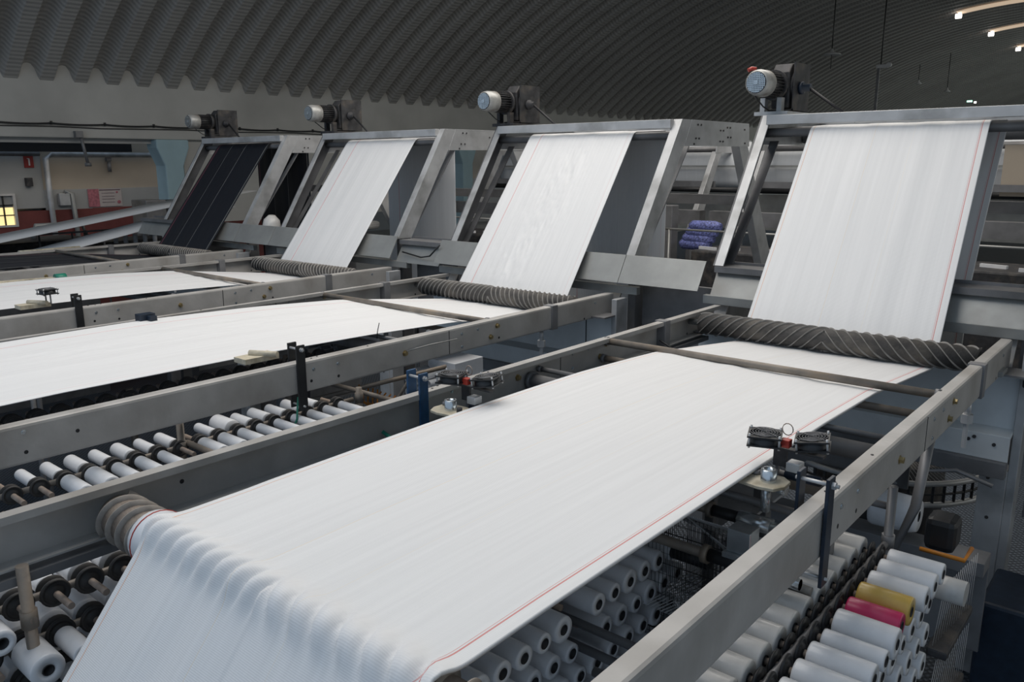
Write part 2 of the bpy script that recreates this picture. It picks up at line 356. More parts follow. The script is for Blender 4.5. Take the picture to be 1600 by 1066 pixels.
# signs
s = MB().box((-19.0, 6.63, 3.225), (-18.975, 6.81, 3.512)).build('fire_sign', 'signred'); tag(s, 'red fire extinguisher sign on the grey wall', 'sign')
p = MB().prism([(6.71, 3.27), (6.74, 3.27), (6.74, 3.39), (6.733, 3.42), (6.717, 3.42), (6.71, 3.39)], 'x', -18.98, -18.968).box((-18.98, 6.69, 3.405), (-18.968, 6.72, 3.42)); p.build('pictogram', 'signwhite', s)
s = MB().box((-18.96, 7.82, 2.36), (-18.945, 8.56, 2.75)).build('wall_poster', 'paper'); tag(s, 'white poster with pink pictures on the wall beside the blue column', 'poster')
MB().box((-18.945, 7.82, 2.36), (-18.94, 8.06, 2.75)).build('pink_picture', 'posterpink', s)
b = MB()
b.box((-18.945, 8.07, 2.715), (-18.94, 8.54, 2.735))
for z in (2.65, 2.58, 2.52, 2.45): b.box((-18.945, 8.12, z), (-18.94, 8.4, z+.008))
b.build('header_line', 'ink', s)
MB().cyl((-18.945, 8.49, 2.45), (-18.94, 8.49, 2.45), .04, 10).build('print_spot', 'posterpink', s)
MB().cyl((-18.945, 8.46, 2.67), (-18.94, 8.46, 2.67), .025, 10).build('print_spot', 'posterpink', s)

# skylight strips and lamps in the vault
for k, y in enumerate((36.0, 42.0, 48.5)):
    b = MB(); n = 24; a0 = math.asin((-8.25-XC)/RV); a1 = math.asin((1.5-XC)/RV)
    vs = []
    for j in range(n+1):
        a = a0+(a1-a0)*j/n
        for dy in (-.30, .30):
            for R in (RV-.06, RV-.10): vs.append((XC+R*math.sin(a), y+dy, ZC+R*math.cos(a)))
    fs = []
    for j in range(n):
        q = j*4; fs += [(q, q+4, q+6, q+2), (q+1, q+3, q+7, q+5), (q, q+1, q+5, q+4), (q+2, q+6, q+7, q+3)]
    b.add(vs, fs)
    wd = ['nearest', 'middle', 'farthest']
    tag(b.build('roof_light_panel', 'strip'), '%s glowing warm roof light strip at the top right' % wd[k], 'roof light', 'roof light strips')
    a = a0; P = (XC+(RV-.2)*math.sin(a), y, ZC+(RV-.2)*math.cos(a))
    tag(MB().cyl((P[0]-.1, P[1], P[2]), (P[0]+.1, P[1], P[2]), .09, 12).build('end_lamp', 'lamp'), 'bright white lamp at the left end of the %s roof light strip' % wd[k], 'lamp', 'lamps at the ends of the roof strips')
def vz(x): return ZC+math.sqrt((RV-.03)**2-(x-XC)**2)
for k, (x, y, z, lab) in enumerate([(-10.04, 28, 6.78, 'flat pendant lamp hanging above the geared motor of the nearest machine'), (-11.76, 45, 7.1, 'small distant pendant lamp, middle one of the hanging row'), (-10.43, 45, 6.65, 'small distant pendant lamp nearest the green light')]):
    e = empty('pendant_lamp', (x, y, z), lab, 'lamp', 'pendant lamps')
    MB().lathe((x, y, z-.12), (x, y, z+.2), [(0, .30 if k == 0 else .16), (.03, .28 if k == 0 else .15), (.10, .06), (.2, .04)], 14).build('shade', 'shade', e)
    MB().cyl((x, y, z), (x, y, vz(x)), .018, 6).build('cord', 'wire', e)
    if k == 0: MB().cyl((x, y, z-.12), (x, y, z-.55), .012, 6).build('pull_cord', 'wire', e)
x, y, z = -8.47, 28, 6.17
e = empty('ceiling_mast', (x, y, z), 'thin hanging mast with a small white device at its middle', 'ceiling device')
MB().cyl((x, y, z), (x, y, vz(x)), .02, 6).build('rod', 'wire', e)
MB().cbox((x+.05, y, z+.02), (.35, .12, .10)).cyl((x+.28, y-.05, z+.04), (x+.28, y-.16, z+.04), .07).build('device_body', 'shade', e)
MB().box((x-.10, y-.02, z-2.3), (x-.02, y+.04, z)).build('lower_mast', 'gald', e)
tag(MB().cbox((-9.6, 46, 6.1), (.22, .08, .08)).build('exit_lamp', 'lampg'), 'small green glowing lamp far away above the nearest gantry', 'lamp')
tag(MB().cbox((-9.35, 46, 6.04), (.09, .08, .09)).build('indicator_lamp', 'lamp'), 'tiny white lamp right of the green lamp in the distance', 'lamp')

# ------------------------------------------------------------------ machines
MN = ['nearest machine', 'second machine from the right', 'third machine from the right', 'farthest machine with the black cloth']
RAILR = [-.867, -3.794, -6.597, -9.454]      # left (inner) edge of the top of each right rail
RAILL = [-2.813, -5.733, -8.564, -11.380]    # left (outer) edge of each left rail
GX = [(-2.88, -.70), (-5.76, -3.60), (-8.69, -6.52), (-11.61, -9.46)]
CC = [-1.84, -4.76, -7.58, -10.42]
ZT = 2.215
def rail(x0, side, label):
    """C channel along y; web on the outer face, flanges pointing inwards"""
    wd, h, t = .062, .178, .007
    y0, y1 = -.7, 5.72
    x1 = x0+wd
    b = MB()
    if side == 'R':   # web at +x
        poly = [(x0, ZT), (x1-.012, ZT), (x1-.003, ZT-.004), (x1, ZT-.014), (x1, ZT-h+.012), (x1-.003, ZT-h+.003), (x1-.012, ZT-h), (x0, ZT-h), (x0, ZT-h+t), (x1-t, ZT-h+t), (x1-t, ZT-t), (x0, ZT-t)]
    else:
        poly = [(x1, ZT), (x1, ZT-t-.02), (x1-t, ZT-t-.02), (x1-t, ZT-t), (x0+t, ZT-t), (x0+t, ZT-h+t), (x1+.01, ZT-h+t), (x1+.01, ZT-h), (x0+.01, ZT-h), (x0, ZT-h+.01), (x0, ZT-.01), (x0+.01, ZT)]
    b.prism(poly, 'y', y0, y1)
    o = tag(b.build('side_rail', 'rail'), label, 'rail', 'long steel side rails')
    f = x1 if side == 'R' else x0+t
    # strap, end plate, splice seam
    MB().box((x0-.012, 4.86, ZT-h-.005), (x1+.012, 4.93, ZT+.006)).build('saddle_strap', 'gald', o, bevel=.002)
    MB().prism([(5.70, ZT-h-.02), (5.84, ZT+.03), (5.86, ZT+.03), (5.72, ZT-h-.02)], 'x', x0-.02, x1+.014).build('end_plate', 'rail', o)
    MB().box((f-.001, 3.745, ZT-h+.01), (f+.0015, 3.750, ZT-.01)).build('splice_seam', 'core', o)
    pts = [(1.163, -.035, 0), (1.163, -.125, 2), (1.379, -.085, 2), (2.66, -.055, 0), (2.64, -.12, 2), (2.83, -.055, 0), (2.83, -.13, 2), (3.35, -.09, 1), (3.87, -.05, 0), (3.87, -.14, 0), (4.03, -.045, 0), (4.16, -.12, 1), (4.23, -.05, 1), (4.25, -.14, 2), (5.45, -.05, 0), (5.3, -.16, 2)]
    for (y, dz, kd) in pts:
        m, r, l = [('zinc', .008, .006), ('brass', .014, .018), ('core', .009, .0015)][kd]
        c = MB().lathe((f-.001, y, ZT+dz), (f+.1, y, ZT+dz), [(0, r*1.5), (.002, r*1.5), (.002, r), (l, r), (l, r*.5)] if kd < 2 else [(0, r), (l, r)], 6 if kd < 2 else 10, smooth=False)
        c.build(['bolt', 'brass_bolt', 'hole'][kd], m, o)
    for (dx, y) in ((.02, 2.62), (.03, 2.67), (.015, 2.72), (.03, 3.08)):
        MB().cyl((x0+dx, y, ZT-.001), (x0+dx, y, ZT+.002), .006, 8).build('hole', 'core', o)
    return o
for i in range(4):
    rail(RAILR[i], 'R', 'right hand steel side rail of the %s' % MN[i])
    rail(RAILL[i], 'L', 'left hand steel side rail of the %s' % MN[i])

def roller(xa, xb, y, z, r, label, mats=('rub', 'rubrib'), pitch=.07, turns=None, ribh=.010, starts=6, group='spiral grooved spreader rollers', core=True):
    """rubber spreader roller whose raised helices meet in a chevron at its middle"""
    e = empty('spreader_roller', ((xa+xb)/2, y, z-r), label, 'roller', group)
    MB().lathe((xa, y, z), (xb, y, z), [(0, r*.6), (.004, r), (xb-xa-.004, r), (xb-xa, r*.6)], 28).build('rubber_sleeve', mats[0], e)
    MB().cyl((xa-.10, y, z), (xb+.06, y, z), r*.3).build('shaft', 'zinc', e)
    mid = (xa+xb)/2; b = MB()
    lead = pitch*starts
    for sgn in (-1, 1):
        for k in range(starts):
            ph = 2*PI*k/starts; x = 0; prev = None; L = (xb-xa)/2-.004
            vs = []; fs = []; n = int(L/lead*40)+1
            for j in range(n+1):
                x = L*j/n; th = ph-x/lead*2*PI
                for (dx, dr) in ((-.005, -.001), (-.002, ribh), (.002, ribh), (.005, -.001)):
                    X = mid+sgn*min(max(x+dx, 0), L); R = r+dr
                    vs.append((X, y-R*math.cos(th), z+R*math.sin(th)))
            for j in range(n):
                for q in range(3): fs.append((j*4+q, j*4+q+1, j*4+q+5, j*4+q+4))
            b.add(vs, fs, True)
    b.build('spiral_ridge', mats[1], e)
    return e
for i in range(4):
    lab = ['far grooved roller at the foot of the nearest rising cloth', 'far grooved roller under the rising cloth with wrinkles, second from the right', 'far grooved roller under the white cloth with a red line', 'far grooved roller under the rising black cloth'][i]
    roller(RAILL[i]+.12, RAILR[i]-.03, 5.30, 2.15, .073, lab, pitch=.075 if i == 0 else .052, starts=6 if i == 0 else 4, ribh=.010)
roller(RAILL[0]+.05, RAILR[0]-.02, 1.12, 2.098, .074, 'dusty near grooved roller under the fold of the nearest cloth', ('rubold', 'rubedge'), pitch=.070, ribh=.017, starts=2)

def pipe_x(xa, xb, y, z, r, label, m='pipe', group='steel cross tubes between the rails'):
    e = tag(MB().cyl((xa, y, z), (xb, y, z), r, 16).build('cross_tube', m), label, 'tube', group)
    MB().cyl((xa, y, z), (xa+.025, y, z), r*1.35, 12).build('end_collar', 'gald', e)
    MB().cyl((xb-.025, y, z), (xb, y, z), r*1.35, 12).build('end_collar', 'gald', e)
    return e
for i in range(4):
    xa, xb = RAILL[i]+.02, RAILR[i]+.01
    pipe_x(xa, xb, 4.20, 2.192, .021, 'upper round cross tube resting on the cloth of the %s' % MN[i])
    pipe_x(xa, xb, 4.17, 2.085, .02, 'lower round cross tube under the cloth of the %s' % MN[i])
    pipe_x(xa, xb, 3.45, 2.09, .040, 'thick grey cross tube under the cloth of the %s' % MN[i], 'gald')
    pipe_x(xa, xb, 3.52, 2.145, .014, 'thin cross tube above the thick one, %s' % MN[i], 'gald')

# ------------------------------------------------------------------ cloth
def lerp(a, b, t): return a+(b-a)*t
def cloth(path, m, label, nu=40, step=.05, ridges=False, wrinkle=0, seed=0, crown=.0, edge=0, cat='cloth', fine=None, thick=.004, name='woven_cloth'):
    """path: (y, z, xl, xr, soft) control points, rounded at the corners"""
    pts = [Vector((p[1], p[0], p[2], p[3])) if False else Vector((p[0], p[1], p[2], p[3])) for p in path]
    # resample
    out = []; S = 0
    for a, b in zip(pts[:-1], pts[1:]):
        L = math.hypot(b[0]-a[0], b[1]-a[1]); n = max(1, int(L/step))
        for j in range(n): out.append(a.lerp(b, j/n))
    out.append(pts[-1])
    for it in range(2):
        out = [out[0]]+[(out[i-1]+out[i]*2+out[i+1])/4 for i in range(1, len(out)-1)]+[out[-1]]
    mb = MB(); uv = []; s = 0; rnd = random.Random(seed)
    ph = [rnd.uniform(0, 6.28) for _ in range(12)]
    for j, p in enumerate(out):
        if j: s += math.hypot(p[0]-out[j-1][0], p[1]-out[j-1][1])
        q0 = out[max(0, j-1)]; q1 = out[min(len(out)-1, j+1)]
        ty, tz = q1[0]-q0[0], q1[1]-q0[1]; l = math.hypot(ty, tz) or 1
        ny, nz = -tz/l, ty/l
        for i in range(nu+1):
            u = i/nu; x = lerp(p[2], p[3], u); d = 0
            if ridges:
                sy = s-ridges        # distance past the roller crest (negative: hanging part)
                env = math.exp(-((sy+.035)/.055)**2)
                k = (x-(p[2]+p[3])/2)
                t = (abs(k)/.076+sy*2.5) if k < 0 else (k/.095+sy*5)
                d += .033*env*abs(math.sin(PI*t))**.75
                if sy < 0: d += .0025*math.exp(-((abs(sy)-.3)/.3)**2)*math.sin(PI*t*.5+ph[0])
            # long soft waves running with the cloth
            d += .0016*math.sin(u*23+ph[1]+.3*math.sin(s*1.3))+.0012*math.sin(u*41+ph[2]+.5*math.sin(s*.9+ph[3]))
            if wrinkle:
                y01 = p[1]
                we = math.exp(-((u-.48-.15*(y01-2.9))/.20)**2)*math.exp(-((y01-2.85)/.70)**4)
                q1 = mnoise.noise(Vector((u*15+s*1.2, s*4.5, seed))); q2 = mnoise.noise(Vector((u*30, s*13, seed+3)))
                d += wrinkle*we*((1-2.2*abs(q1))*1.5+(1-2.2*abs(q2))*.9)
            if crown and p[1] < 2.3 and 1.4 < p[0] < 5.2:
                e = math.sin(PI*(p[0]-1.4)/3.8); d += crown*e*(1-u)**1.5
            mb.v.append(Vector((x, p[0]+ny*d, p[1]+nz*d))); uv.append((u, s))
    n = nu+1
    for j in range(len(out)-1):
        for i in range(nu): mb.f.append((j*n+i, j*n+i+1, (j+1)*n+i+1, (j+1)*n+i)); mb.sm.append(True)
    o = tag(mb.build(name, m, uv=uv, fix=False), label, cat)
    sm = o.modifiers.new('thickness', 'SOLIDIFY'); sm.thickness = thick; sm.offset = -1
    return o
def arc(yc, zc, r, a0, a1, n, xl, xr):
    return [(yc+r*math.cos(math.radians(a0+(a1-a0)*i/n)), zc+r*math.sin(math.radians(a0+(a1-a0)*i/n)), xl, xr) for i in range(n+1)]
def mpath(near, base, top, i):
    nl, nr = near; bl, br = base; tl, tr = top
    p = [(.12, 1.05, nl-.0, nr-.02), (.745, 1.79, nl, nr)]
    p += arc(1.12, 2.100, .1, 150, 92, 5, nl, nr)
    p += [(1.5, 2.205, nl, nr), (2.6, 2.20, nl*.9+bl*.1, nr*.9+br*.1), (3.4, 2.19, nl*.6+bl*.4, nr*.6+br*.4), (4.14, 2.165, nl*.35+bl*.65, nr*.35+br*.65), (4.30, 2.15, nl*.3+bl*.7, nr*.3+br*.7)]
    p += arc(5.30, 2.15, .088, 265, 318, 4, bl, br)
    p += [(6.53, 3.553, tl, tr)]
    p += arc(6.58, 3.525, .045, 140, 80, 3, tl, tr)
    p += [(7.10, 3.59, tl, tr)]
    p += arc(7.12, 3.55, .042, 90, -35 if i == 0 else 0, 5, tl, tr)
    if i == 0: p += [(6.66, 2.80, tl+.01, tr+.01), (6.40, 2.40, tl+.02, tr+.02), (6.33, 1.5, tl+.02, tr+.02)]
    else: p += [(7.163, 3.3, tl, tr), (7.163, 1.5, tl, tr)]
    return p
geo = [((-2.40, -1.13), (-2.41, -1.145), (-2.46, -1.22)), ((-5.64, -4.17), (-5.28, -4.01), (-5.29, -4.08)),
       ((-8.38, -7.02), (-8.17, -6.95), (-8.19, -6.97)), ((-11.25, -9.93), (-11.08, -9.80), (-11.17, -9.87))]
# arc length from start to roller crest for the nearest one
L0 = math.hypot(.625, .74)+math.hypot(1.12+.1*math.cos(math.radians(150))-.745, 2.10+.1*.5-1.79)+.1*math.radians(50)
cloth(mpath(*geo[0], 0), 'cloth1', 'white woven cloth with thin red edge lines, the nearest and widest in view', nu=220, step=.018, ridges=L0, seed=1, crown=.03, thick=.010)
cloth(mpath(*geo[1], 1), 'cloth2', 'wrinkled white woven cloth on the second machine from the right', nu=130, step=.022, wrinkle=.0045, seed=2, crown=.03)
cloth(mpath(*geo[2], 2), 'cloth3', 'white woven cloth with one red line on the third machine from the right', nu=60, step=.04, seed=3, crown=.04)
cloth(mpath(*geo[3], 3), 'cloth4', 'black woven cloth with pale lines on the farthest machine', nu=60, step=.05, seed=4, crown=.02)

o = tag(MB().lathe((-2.52, 1.12, 2.098), (-2.3, 1.12, 2.098), [(0, .078), (.02, .092), (.05, .097), (.09, .094), (.12, .098)], 28).build('cloth_wrap', 'yarn'), 'bunched white cloth edge wrapped on the near grooved roller', 'cloth')
MB().lathe((-2.475, 1.12, 2.098), (-2.3, 1.12, 2.098), [(0, .0955), (.004, .099), (.008, .0975)], 28).build('red_stripe', 'red', o)
# ------------------------------------------------------------------ gantries
YF, YB, ZG = 6.55, 7.90, 3.66
def gantry(i, flip=None, label=None, rear=False):
    xl, xr = GX[i]
    e = empty('gantry_frame', ((xl+xr)/2, 7.2 if flip is None else 2*flip-7.2, 0), label or 'tall grey steel gantry frame of the %s' % MN[i], 'gantry', 'steel gantries over the rising cloth' if not rear else 'gantries of the rear row of machines')
    def B(mb, name, m, bevel=0):
        if flip is not None: mb.flipy(flip)
        return mb.build(name, m, e, bevel=bevel)
    for s, x in ((-1, xl), (1, xr)):
        # leg: C channel, web outward
        xo = x; xi = x-s*.085
        f0, f1 = (5.815, 2.505), (YF, ZG)
        bk = .19
        B(MB().prism([f0, f1, (f1[0]+bk, f1[1]), (f0[0]+bk, f0[1])], 'x', xo-s*.012, xo), 'leg_web', 'gal' if s > 0 else 'web')  # left web gets the steel with shade in its colour
        # front and rear flange of the leg
        t = .014
        B(MB().prism([f0, f1, (f1[0]+t, f1[1]), (f0[0]+t, f0[1])], 'x', xi, xo-s*.0121), 'front_leg', 'gal', bevel=.002)
        B(MB().prism([(f0[0]+bk-t, f0[1]), (f1[0]+bk-t, f1[1]-.2), (f1[0]+bk, f1[1]-.2), (f0[0]+bk, f0[1])], 'x', xi, xo-s*.0121), 'rear_flange', 'gald' if s > 0 else 'web')  # left flange darkened the same way, shade put into the colour
        # rear leg
        B(MB().prism([(YB-.20, 3.46), (YB, 3.46), (8.76, 2.1), (8.48, 2.1)], 'x', xo-s*.09, xo-s*.002), 'rear_leg', 'gal', bevel=.004)
        # header plate
        B(MB().prism([(YF+.05, 3.43), (YF+.17, ZG-.002), (YB, ZG-.002), (YB+.03, 3.44)], 'x', xo-s*.010, xo+s*.003).box((xo-s*.06, YF+.17, ZG-.012), (xo+s*.004, YB, ZG+.001)), 'header_plate', 'gal')
        for (y, z) in ((6.83, 3.62), (6.89, 3.62), (6.80, 3.50), (6.86, 3.50), (6.77, 3.45), (7.28, 3.58), (7.34, 3.58), (7.42, 3.61), (7.48, 3.61), (7.28, 3.48), (7.34, 3.48), (7.44, 3.52), (7.50, 3.52), (7.8, 3.60), (7.82, 3.47)):
            if s < 0 and y > 7: continue
            if rear: continue
            B(MB().cyl((xo+s*.002, y, z), (xo+s*.010, y, z), .009, 6), 'bolt', 'dark')
        B(MB().lathe((xo-s*.045, YF-.012+.02, ZG-.05), (xo-s*.045, YF-.1, ZG-.05), [(0, .012), (.02, .012), (.02, .006)], 6, smooth=False), 'corner_bolt', 'brass' if not rear else 'dark')
        B(MB().box((xo-s*.075, 5.86, 0), (xo-s*.004, 6.0, 2.505)), 'foot_post', 'gald')
        B(MB().box((xo-s*.075, 8.52, 0), (xo-s*.004, 8.72, 2.12)), 'foot_post', 'gald')
    B(MB().box((xl+.075, YF-.075, ZG-.078), (xr-.075, YF-.012, ZG-.002)), 'top_bar', 'gal', bevel=.004)
    B(MB().box((xl+.02, YB-.06, ZG-.08), (xr-.02, YB, ZG-.01)), 'rear_bar', 'gal', bevel=.004)
    for (y, z, r) in ((6.585, 3.523, .036), (7.12, 3.55, .036), (7.45, 3.50, .05)):
        B(MB().cyl((xl+.02, y, z), (xr-.02, y, z), r, 18), 'guide_roller', 'gald')
    B(MB().cyl((xl+.02, 6.62, 3.50), (xr-.02, 6.62, 3.50), .012, 8), 'tie_rod', 'zinc')
    B(MB().box((xl+.02, 7.85, 2.86), (xr-.02, 7.92, 2.96)), 'cross_member', 'gald')
    return e
for i in range(4): gantry(i)

# ------------------------------------------------------------------ geared motors
def motor(i):
    xl = GX[i][0]; x = xl+.05; y = 6.72; z = 3.90
    e = empty('geared_motor', (x, y+.1, ZG), ['grey geared motor with round grille on top of the nearest gantry', 'grey geared motor on the second gantry from the right, above the wrinkled cloth', 'grey geared motor on the third gantry from the right', 'grey geared motor on the gantry of the black cloth'][i], 'motor', 'geared motors on the gantry tops')
    # fan cover
    MB().lathe((x, 6.30, z), (x, 7, z), [(0, .080), (.012, .095), (.05, .102), (.15, .104), (.155, .098)], 28).build('fan_cover', 'motor', e)
    g = MB()
    for k in range(-5, 6):
        h = math.sqrt(max(0, .078**2-(k*.014)**2))
        g.box((x+k*.014-.0035, 6.294, z-h), (x+k*.014+.0035, 6.299, z+h)); g.box((x-h, 6.292, z+k*.014-.003), (x+h, 6.297, z+k*.014+.003))
    MB().cyl((x, 6.2985, z), (x, 6.2995, z), .083, 24).build('grille_recess', 'core', e)
    g.build('grille', 'zinc', e); MB().cbox((x, 6.29, z), (.035, .006, .035)).build('grille_boss', 'zinc', e)
    MB().cyl((x, 6.45, z), (x, 6.62, z), .086, 24).build('motor_housing', 'black', e)
    fn = MB()
    for k in range(26):
        a = 2*PI*k/26; R = Matrix.Rotation(a, 3, 'Y'); fn.rbox(Vector((x, 6.535, z))+R@Vector((0, 0, .094)), (.004, .16, .022), R)
    fn.build('cooling_fins', 'dark', e)
    MB().lathe((x, 6.62, z), (x, 7, z), [(0, .12), (.03, .12), (.05, .10), (.10, .085), (.14, .07)], 20).build('flange', 'dark', e)
    gb = MB()
    gx = x+.06
    gb.prism([(6.70, 3.72), (6.68, 4.0), (6.74, 4.07), (6.90, 4.08), (6.98, 4.02), (6.98, 3.72)], 'x', gx-.10, gx+.05)
    gb.cyl((gx-.11, 6.83, 3.90), (gx+.07, 6.83, 3.90), .12, 20)
    gb.build('gearbox', 'dark', e, bevel=.01)
    MB().box((gx+.075, 6.70, 3.70), (gx+.087, 7.02, 4.075)).box((gx-.14, 6.70, 3.70), (gx+.09, 7.02, 3.712)).build('mounting_plate', 'dark', e)
    MB().lathe((gx+.087, 6.82, 3.88), (gx+.2, 6.82, 3.88), [(0, .05), (.03, .05), (.03, .03), (.09, .03)], 16).build('output_hub', 'navy' if i == 0 else 'dark', e)
    MB().tube([(gx+.13, 6.82, 3.90), (gx+.56, 6.80, 3.60)], .012, 8).build('drive_rod', 'core', e)
    MB().box((x-.09, 6.60, ZG+.002), (x-.05, 6.66, 3.80)).box((x+.05, 6.60, ZG+.002), (x+.09, 6.66, 3.80)).box((x-.12, 6.56, ZG-.0), (x+.16, 7.02, ZG+.03)).build('foot_bracket', 'gal' if i == 0 else 'dark', e)
    MB().tube([(x-.07, 6.40, z-.07), (x-.03, 6.52, z-.17), (x-.0, 6.6, ZG+.03)], .006, 6).build('motor_cable', 'wire', e)
    if i == 0: MB().tube([(x-.10, 6.36, z+.10), (x-.08, 6.38, z+.115), (x-.05, 6.40, z+.11)], .016, 8).build('red_plug', 'red', e)
for i in range(4): motor(i)

# ------------------------------------------------------------------ cover plates at the gantry feet
def cplate(x0, x1, ya, za, yb, zb, label, m='plate'):
    b = MB().prism([(ya, za), (yb, zb), (yb+.012, zb), (ya+.012, za)], 'x', x0, x1)
    tag(b.build('cover_plate', m, bevel=.001), label, 'panel', 'grey cover plates at the gantry feet')
T = (5.79, 2.535); Bt = (5.66, 2.315)
for (x0, x1, l) in [(-3.655, -2.925, 'wide pale cover plate between the nearest and second gantry'), (-4.21, -3.66, 'cover plate right of the wrinkled cloth foot'),
                    (-5.84, -5.19, 'cover plate left of the wrinkled cloth foot'),
                    (-7.12, -6.50, 'cover plate right of the red lined cloth foot'),
                    (-8.73, -8.05, 'cover plate left of the red lined cloth foot'), (-9.50, -8.74, 'cover plate between the third gantry and the black cloth gantry'), (-10.05, -9.51, 'narrow cover plate right of the black cloth foot')]:
    cplate(x0, x1, Bt[0], Bt[1], T[0], T[1], l)
for (x0, x1, l) in [(-2.86, -.1, 'long recessed cover plate behind the nearest rising cloth'), (-6.49, -5.85, 'recessed cover plate with cables between second and third gantry'), (-12.3, -10.9, 'cover plate left of the black cloth foot')]:
    cplate(x0, x1, 5.74, 2.27, 5.85, 2.455, l, 'plate')
    tag(MB().prism([(5.80, 2.455), (5.80, 2.50), (6.01, 2.50), (6.01, 2.455)], 'x', x0, x1).box((x0, 6.01, 2.40), (x1, 6.03, 2.52)).build('plate_channel', 'gald'), 'steel channel above the ' + l, 'channel')
tag(MB().tube([(-6.4, 5.76, 2.38), (-6.1, 5.74, 2.345), (-5.95, 5.72, 2.37), (-5.80, 5.72, 2.49)], .008, 6).build('loose_cable', 'black'), 'loose black cable lying on the recessed plate between two gantries', 'cable')
# angle bars joining the rail ends, and gantry base posts
for i in range(4):
    xl, xr = RAILL[i]-.10, RAILR[i]+.28
    tag(MB().box((xl, 5.735, 2.215), (xr, 5.79, 2.28)).build('end_angle_bar', 'plate', bevel=.002), 'short pale bar joining the rail ends of the %s' % MN[i], 'bar', 'bars across the rail ends')
    # take-up housing under the cloth
    c0, c1 = RAILL[i]-.05, RAILR[i]+.17
    e = empty('takeup_housing', ((c0+c1)/2, 5.9, 0), 'grey sheet steel housing under the far roller of the %s' % MN[i], 'machine housing', 'sheet steel housings below the far rollers')
    MB().box((c0, 5.60, 1.66), (c1, 5.615, 2.05)).build('front_panel', 'sheet', e)
    MB().box((c1-.30, 5.594, 1.70), (c1-.295, 5.601, 2.02)).build('panel_joint', 'core', e)
    MB().box((c0, 5.48, 1.50), (c1-.02, 5.50, 1.66)).prism([(5.50, 1.64), (5.60, 1.67), (5.60, 1.68), (5.48, 1.66)], 'x', c0, c1-.02).build('folded_ledge', 'sheet', e, bevel=.003)
    MB().box((c0, 5.44, 1.40), (c1-.02, 5.52, 1.50)).build('lower_beam', 'gald', e, bevel=.004)
    MB().box((c0, 5.40, 2.05), (c1+.02, 5.62, 2.062)).build('top_sheet', 'gald', e)
    MB().box((c1-.17, 5.55, 0), (c1-.02, 5.70, 1.42)).box((c1-.02, 5.56, 0), (c1+.03, 5.72, 2.19)).build('right_post', 'gal', e, bevel=.004)
    MB().box((c0, 5.55, 0), (c0+.13, 5.70, 1.40)).build('left_post', 'gald', e, bevel=.004)
    MB().box((c0-.10, 6.05, .2), (c0+.02, 6.9, 2.3)).build('side_panel', 'gald', e)
    MB().box((c1+.04, 5.95, 1.0), (c1+.75, 5.99, 2.3)).build('back_panel', 'gald', e)
    if i == 1: MB().box((c0, 5.50, 1.18), (c1-.02, 5.51, 1.40)).build('slotted_skirt', 'gal', e)
    for q in range(7 if i == 1 else 0): MB().box((c0+.10+q*.10, 5.494, 1.24), (c0+.165+q*.10, 5.501, 1.32)).build('skirt_slot', 'core', e)
    for (x, z) in ((c1-.10, 1.60), (c1-.06, 1.46), (c1-.21, 1.63), (c1-.24, 1.61), (c1-.12, 1.36), (c1-.10, 1.1), (c1-.10, .8)):
        MB().cyl((x, 5.47 if z > 1.4 else 5.545, z), (x, 5.485 if z > 1.4 else 5.555, z), .011, 8).build('bolt', 'dark', e)
# hanging bolt under the right rail
for i in range(4):
    x = RAILR[i]+.03
    tag(MB().cyl((x, 4.78, 2.03), (x, 4.78, 1.95), .016).lathe((x, 4.78, 1.96), (x, 4.78, 1.5), [(0, .032), (.05, .032), (.05, .014), (.19, .014)], 6, smooth=False).build('hanging_bolt', 'gal'), 'threaded bolt hanging below the right rail of the %s' % MN[i], 'bolt', 'bolts hanging below the rails')

# ------------------------------------------------------------------ clamps, fans and guide plates
def clamp(x, y, m, label, inward):
    """two upright flat bars straddling the rail, tied by pins"""
    e = empty('clamp_bracket', (x+.03, y, 1.95), label, 'bracket', 'clamp brackets straddling the rails')
    MB().box((x+.066, y-.028, 1.94), (x+.078, y+.028, 2.315)).build('outer_bar', m, e, bevel=.002)
    MB().box((x-.034, y-.012, 1.94), (x-.022, y+.044, 2.315)).build('inner_bar', m, e, bevel=.002)
    MB().cyl((x-.04, y, 2.29), (x+.10, y, 2.29), .007, 8).lathe((x+.078, y, 2.29), (x+.12, y, 2.29), [(0, .013), (.012, .013)], 6, smooth=False).build('tie_pin', 'gal', e)
    MB().cyl((x-.04, y, 1.965), (x+.09, y, 1.965), .006, 8).build('tie_pin', 'gal', e)
    if inward: MB().cyl((x+.078, y-.01, 1.99), (x+.30, y-.01, 1.97), .012, 10).build('support_rod', 'pipe', e)
clamp(RAILR[0], 2.50, 'navy', 'dark blue clamp bracket on the right rail of the nearest machine', False)
clamp(RAILL[0]-.01, 2.58, 'blue', 'bright blue clamp bracket on the left rail of the nearest machine', True)
clamp(RAILR[1], 2.57, 'black', 'black clamp bracket on the right rail of the second machine', False)
clamp(RAILR[2], 2.53, 'black', 'black clamp bracket on the right rail of the third machine', False)

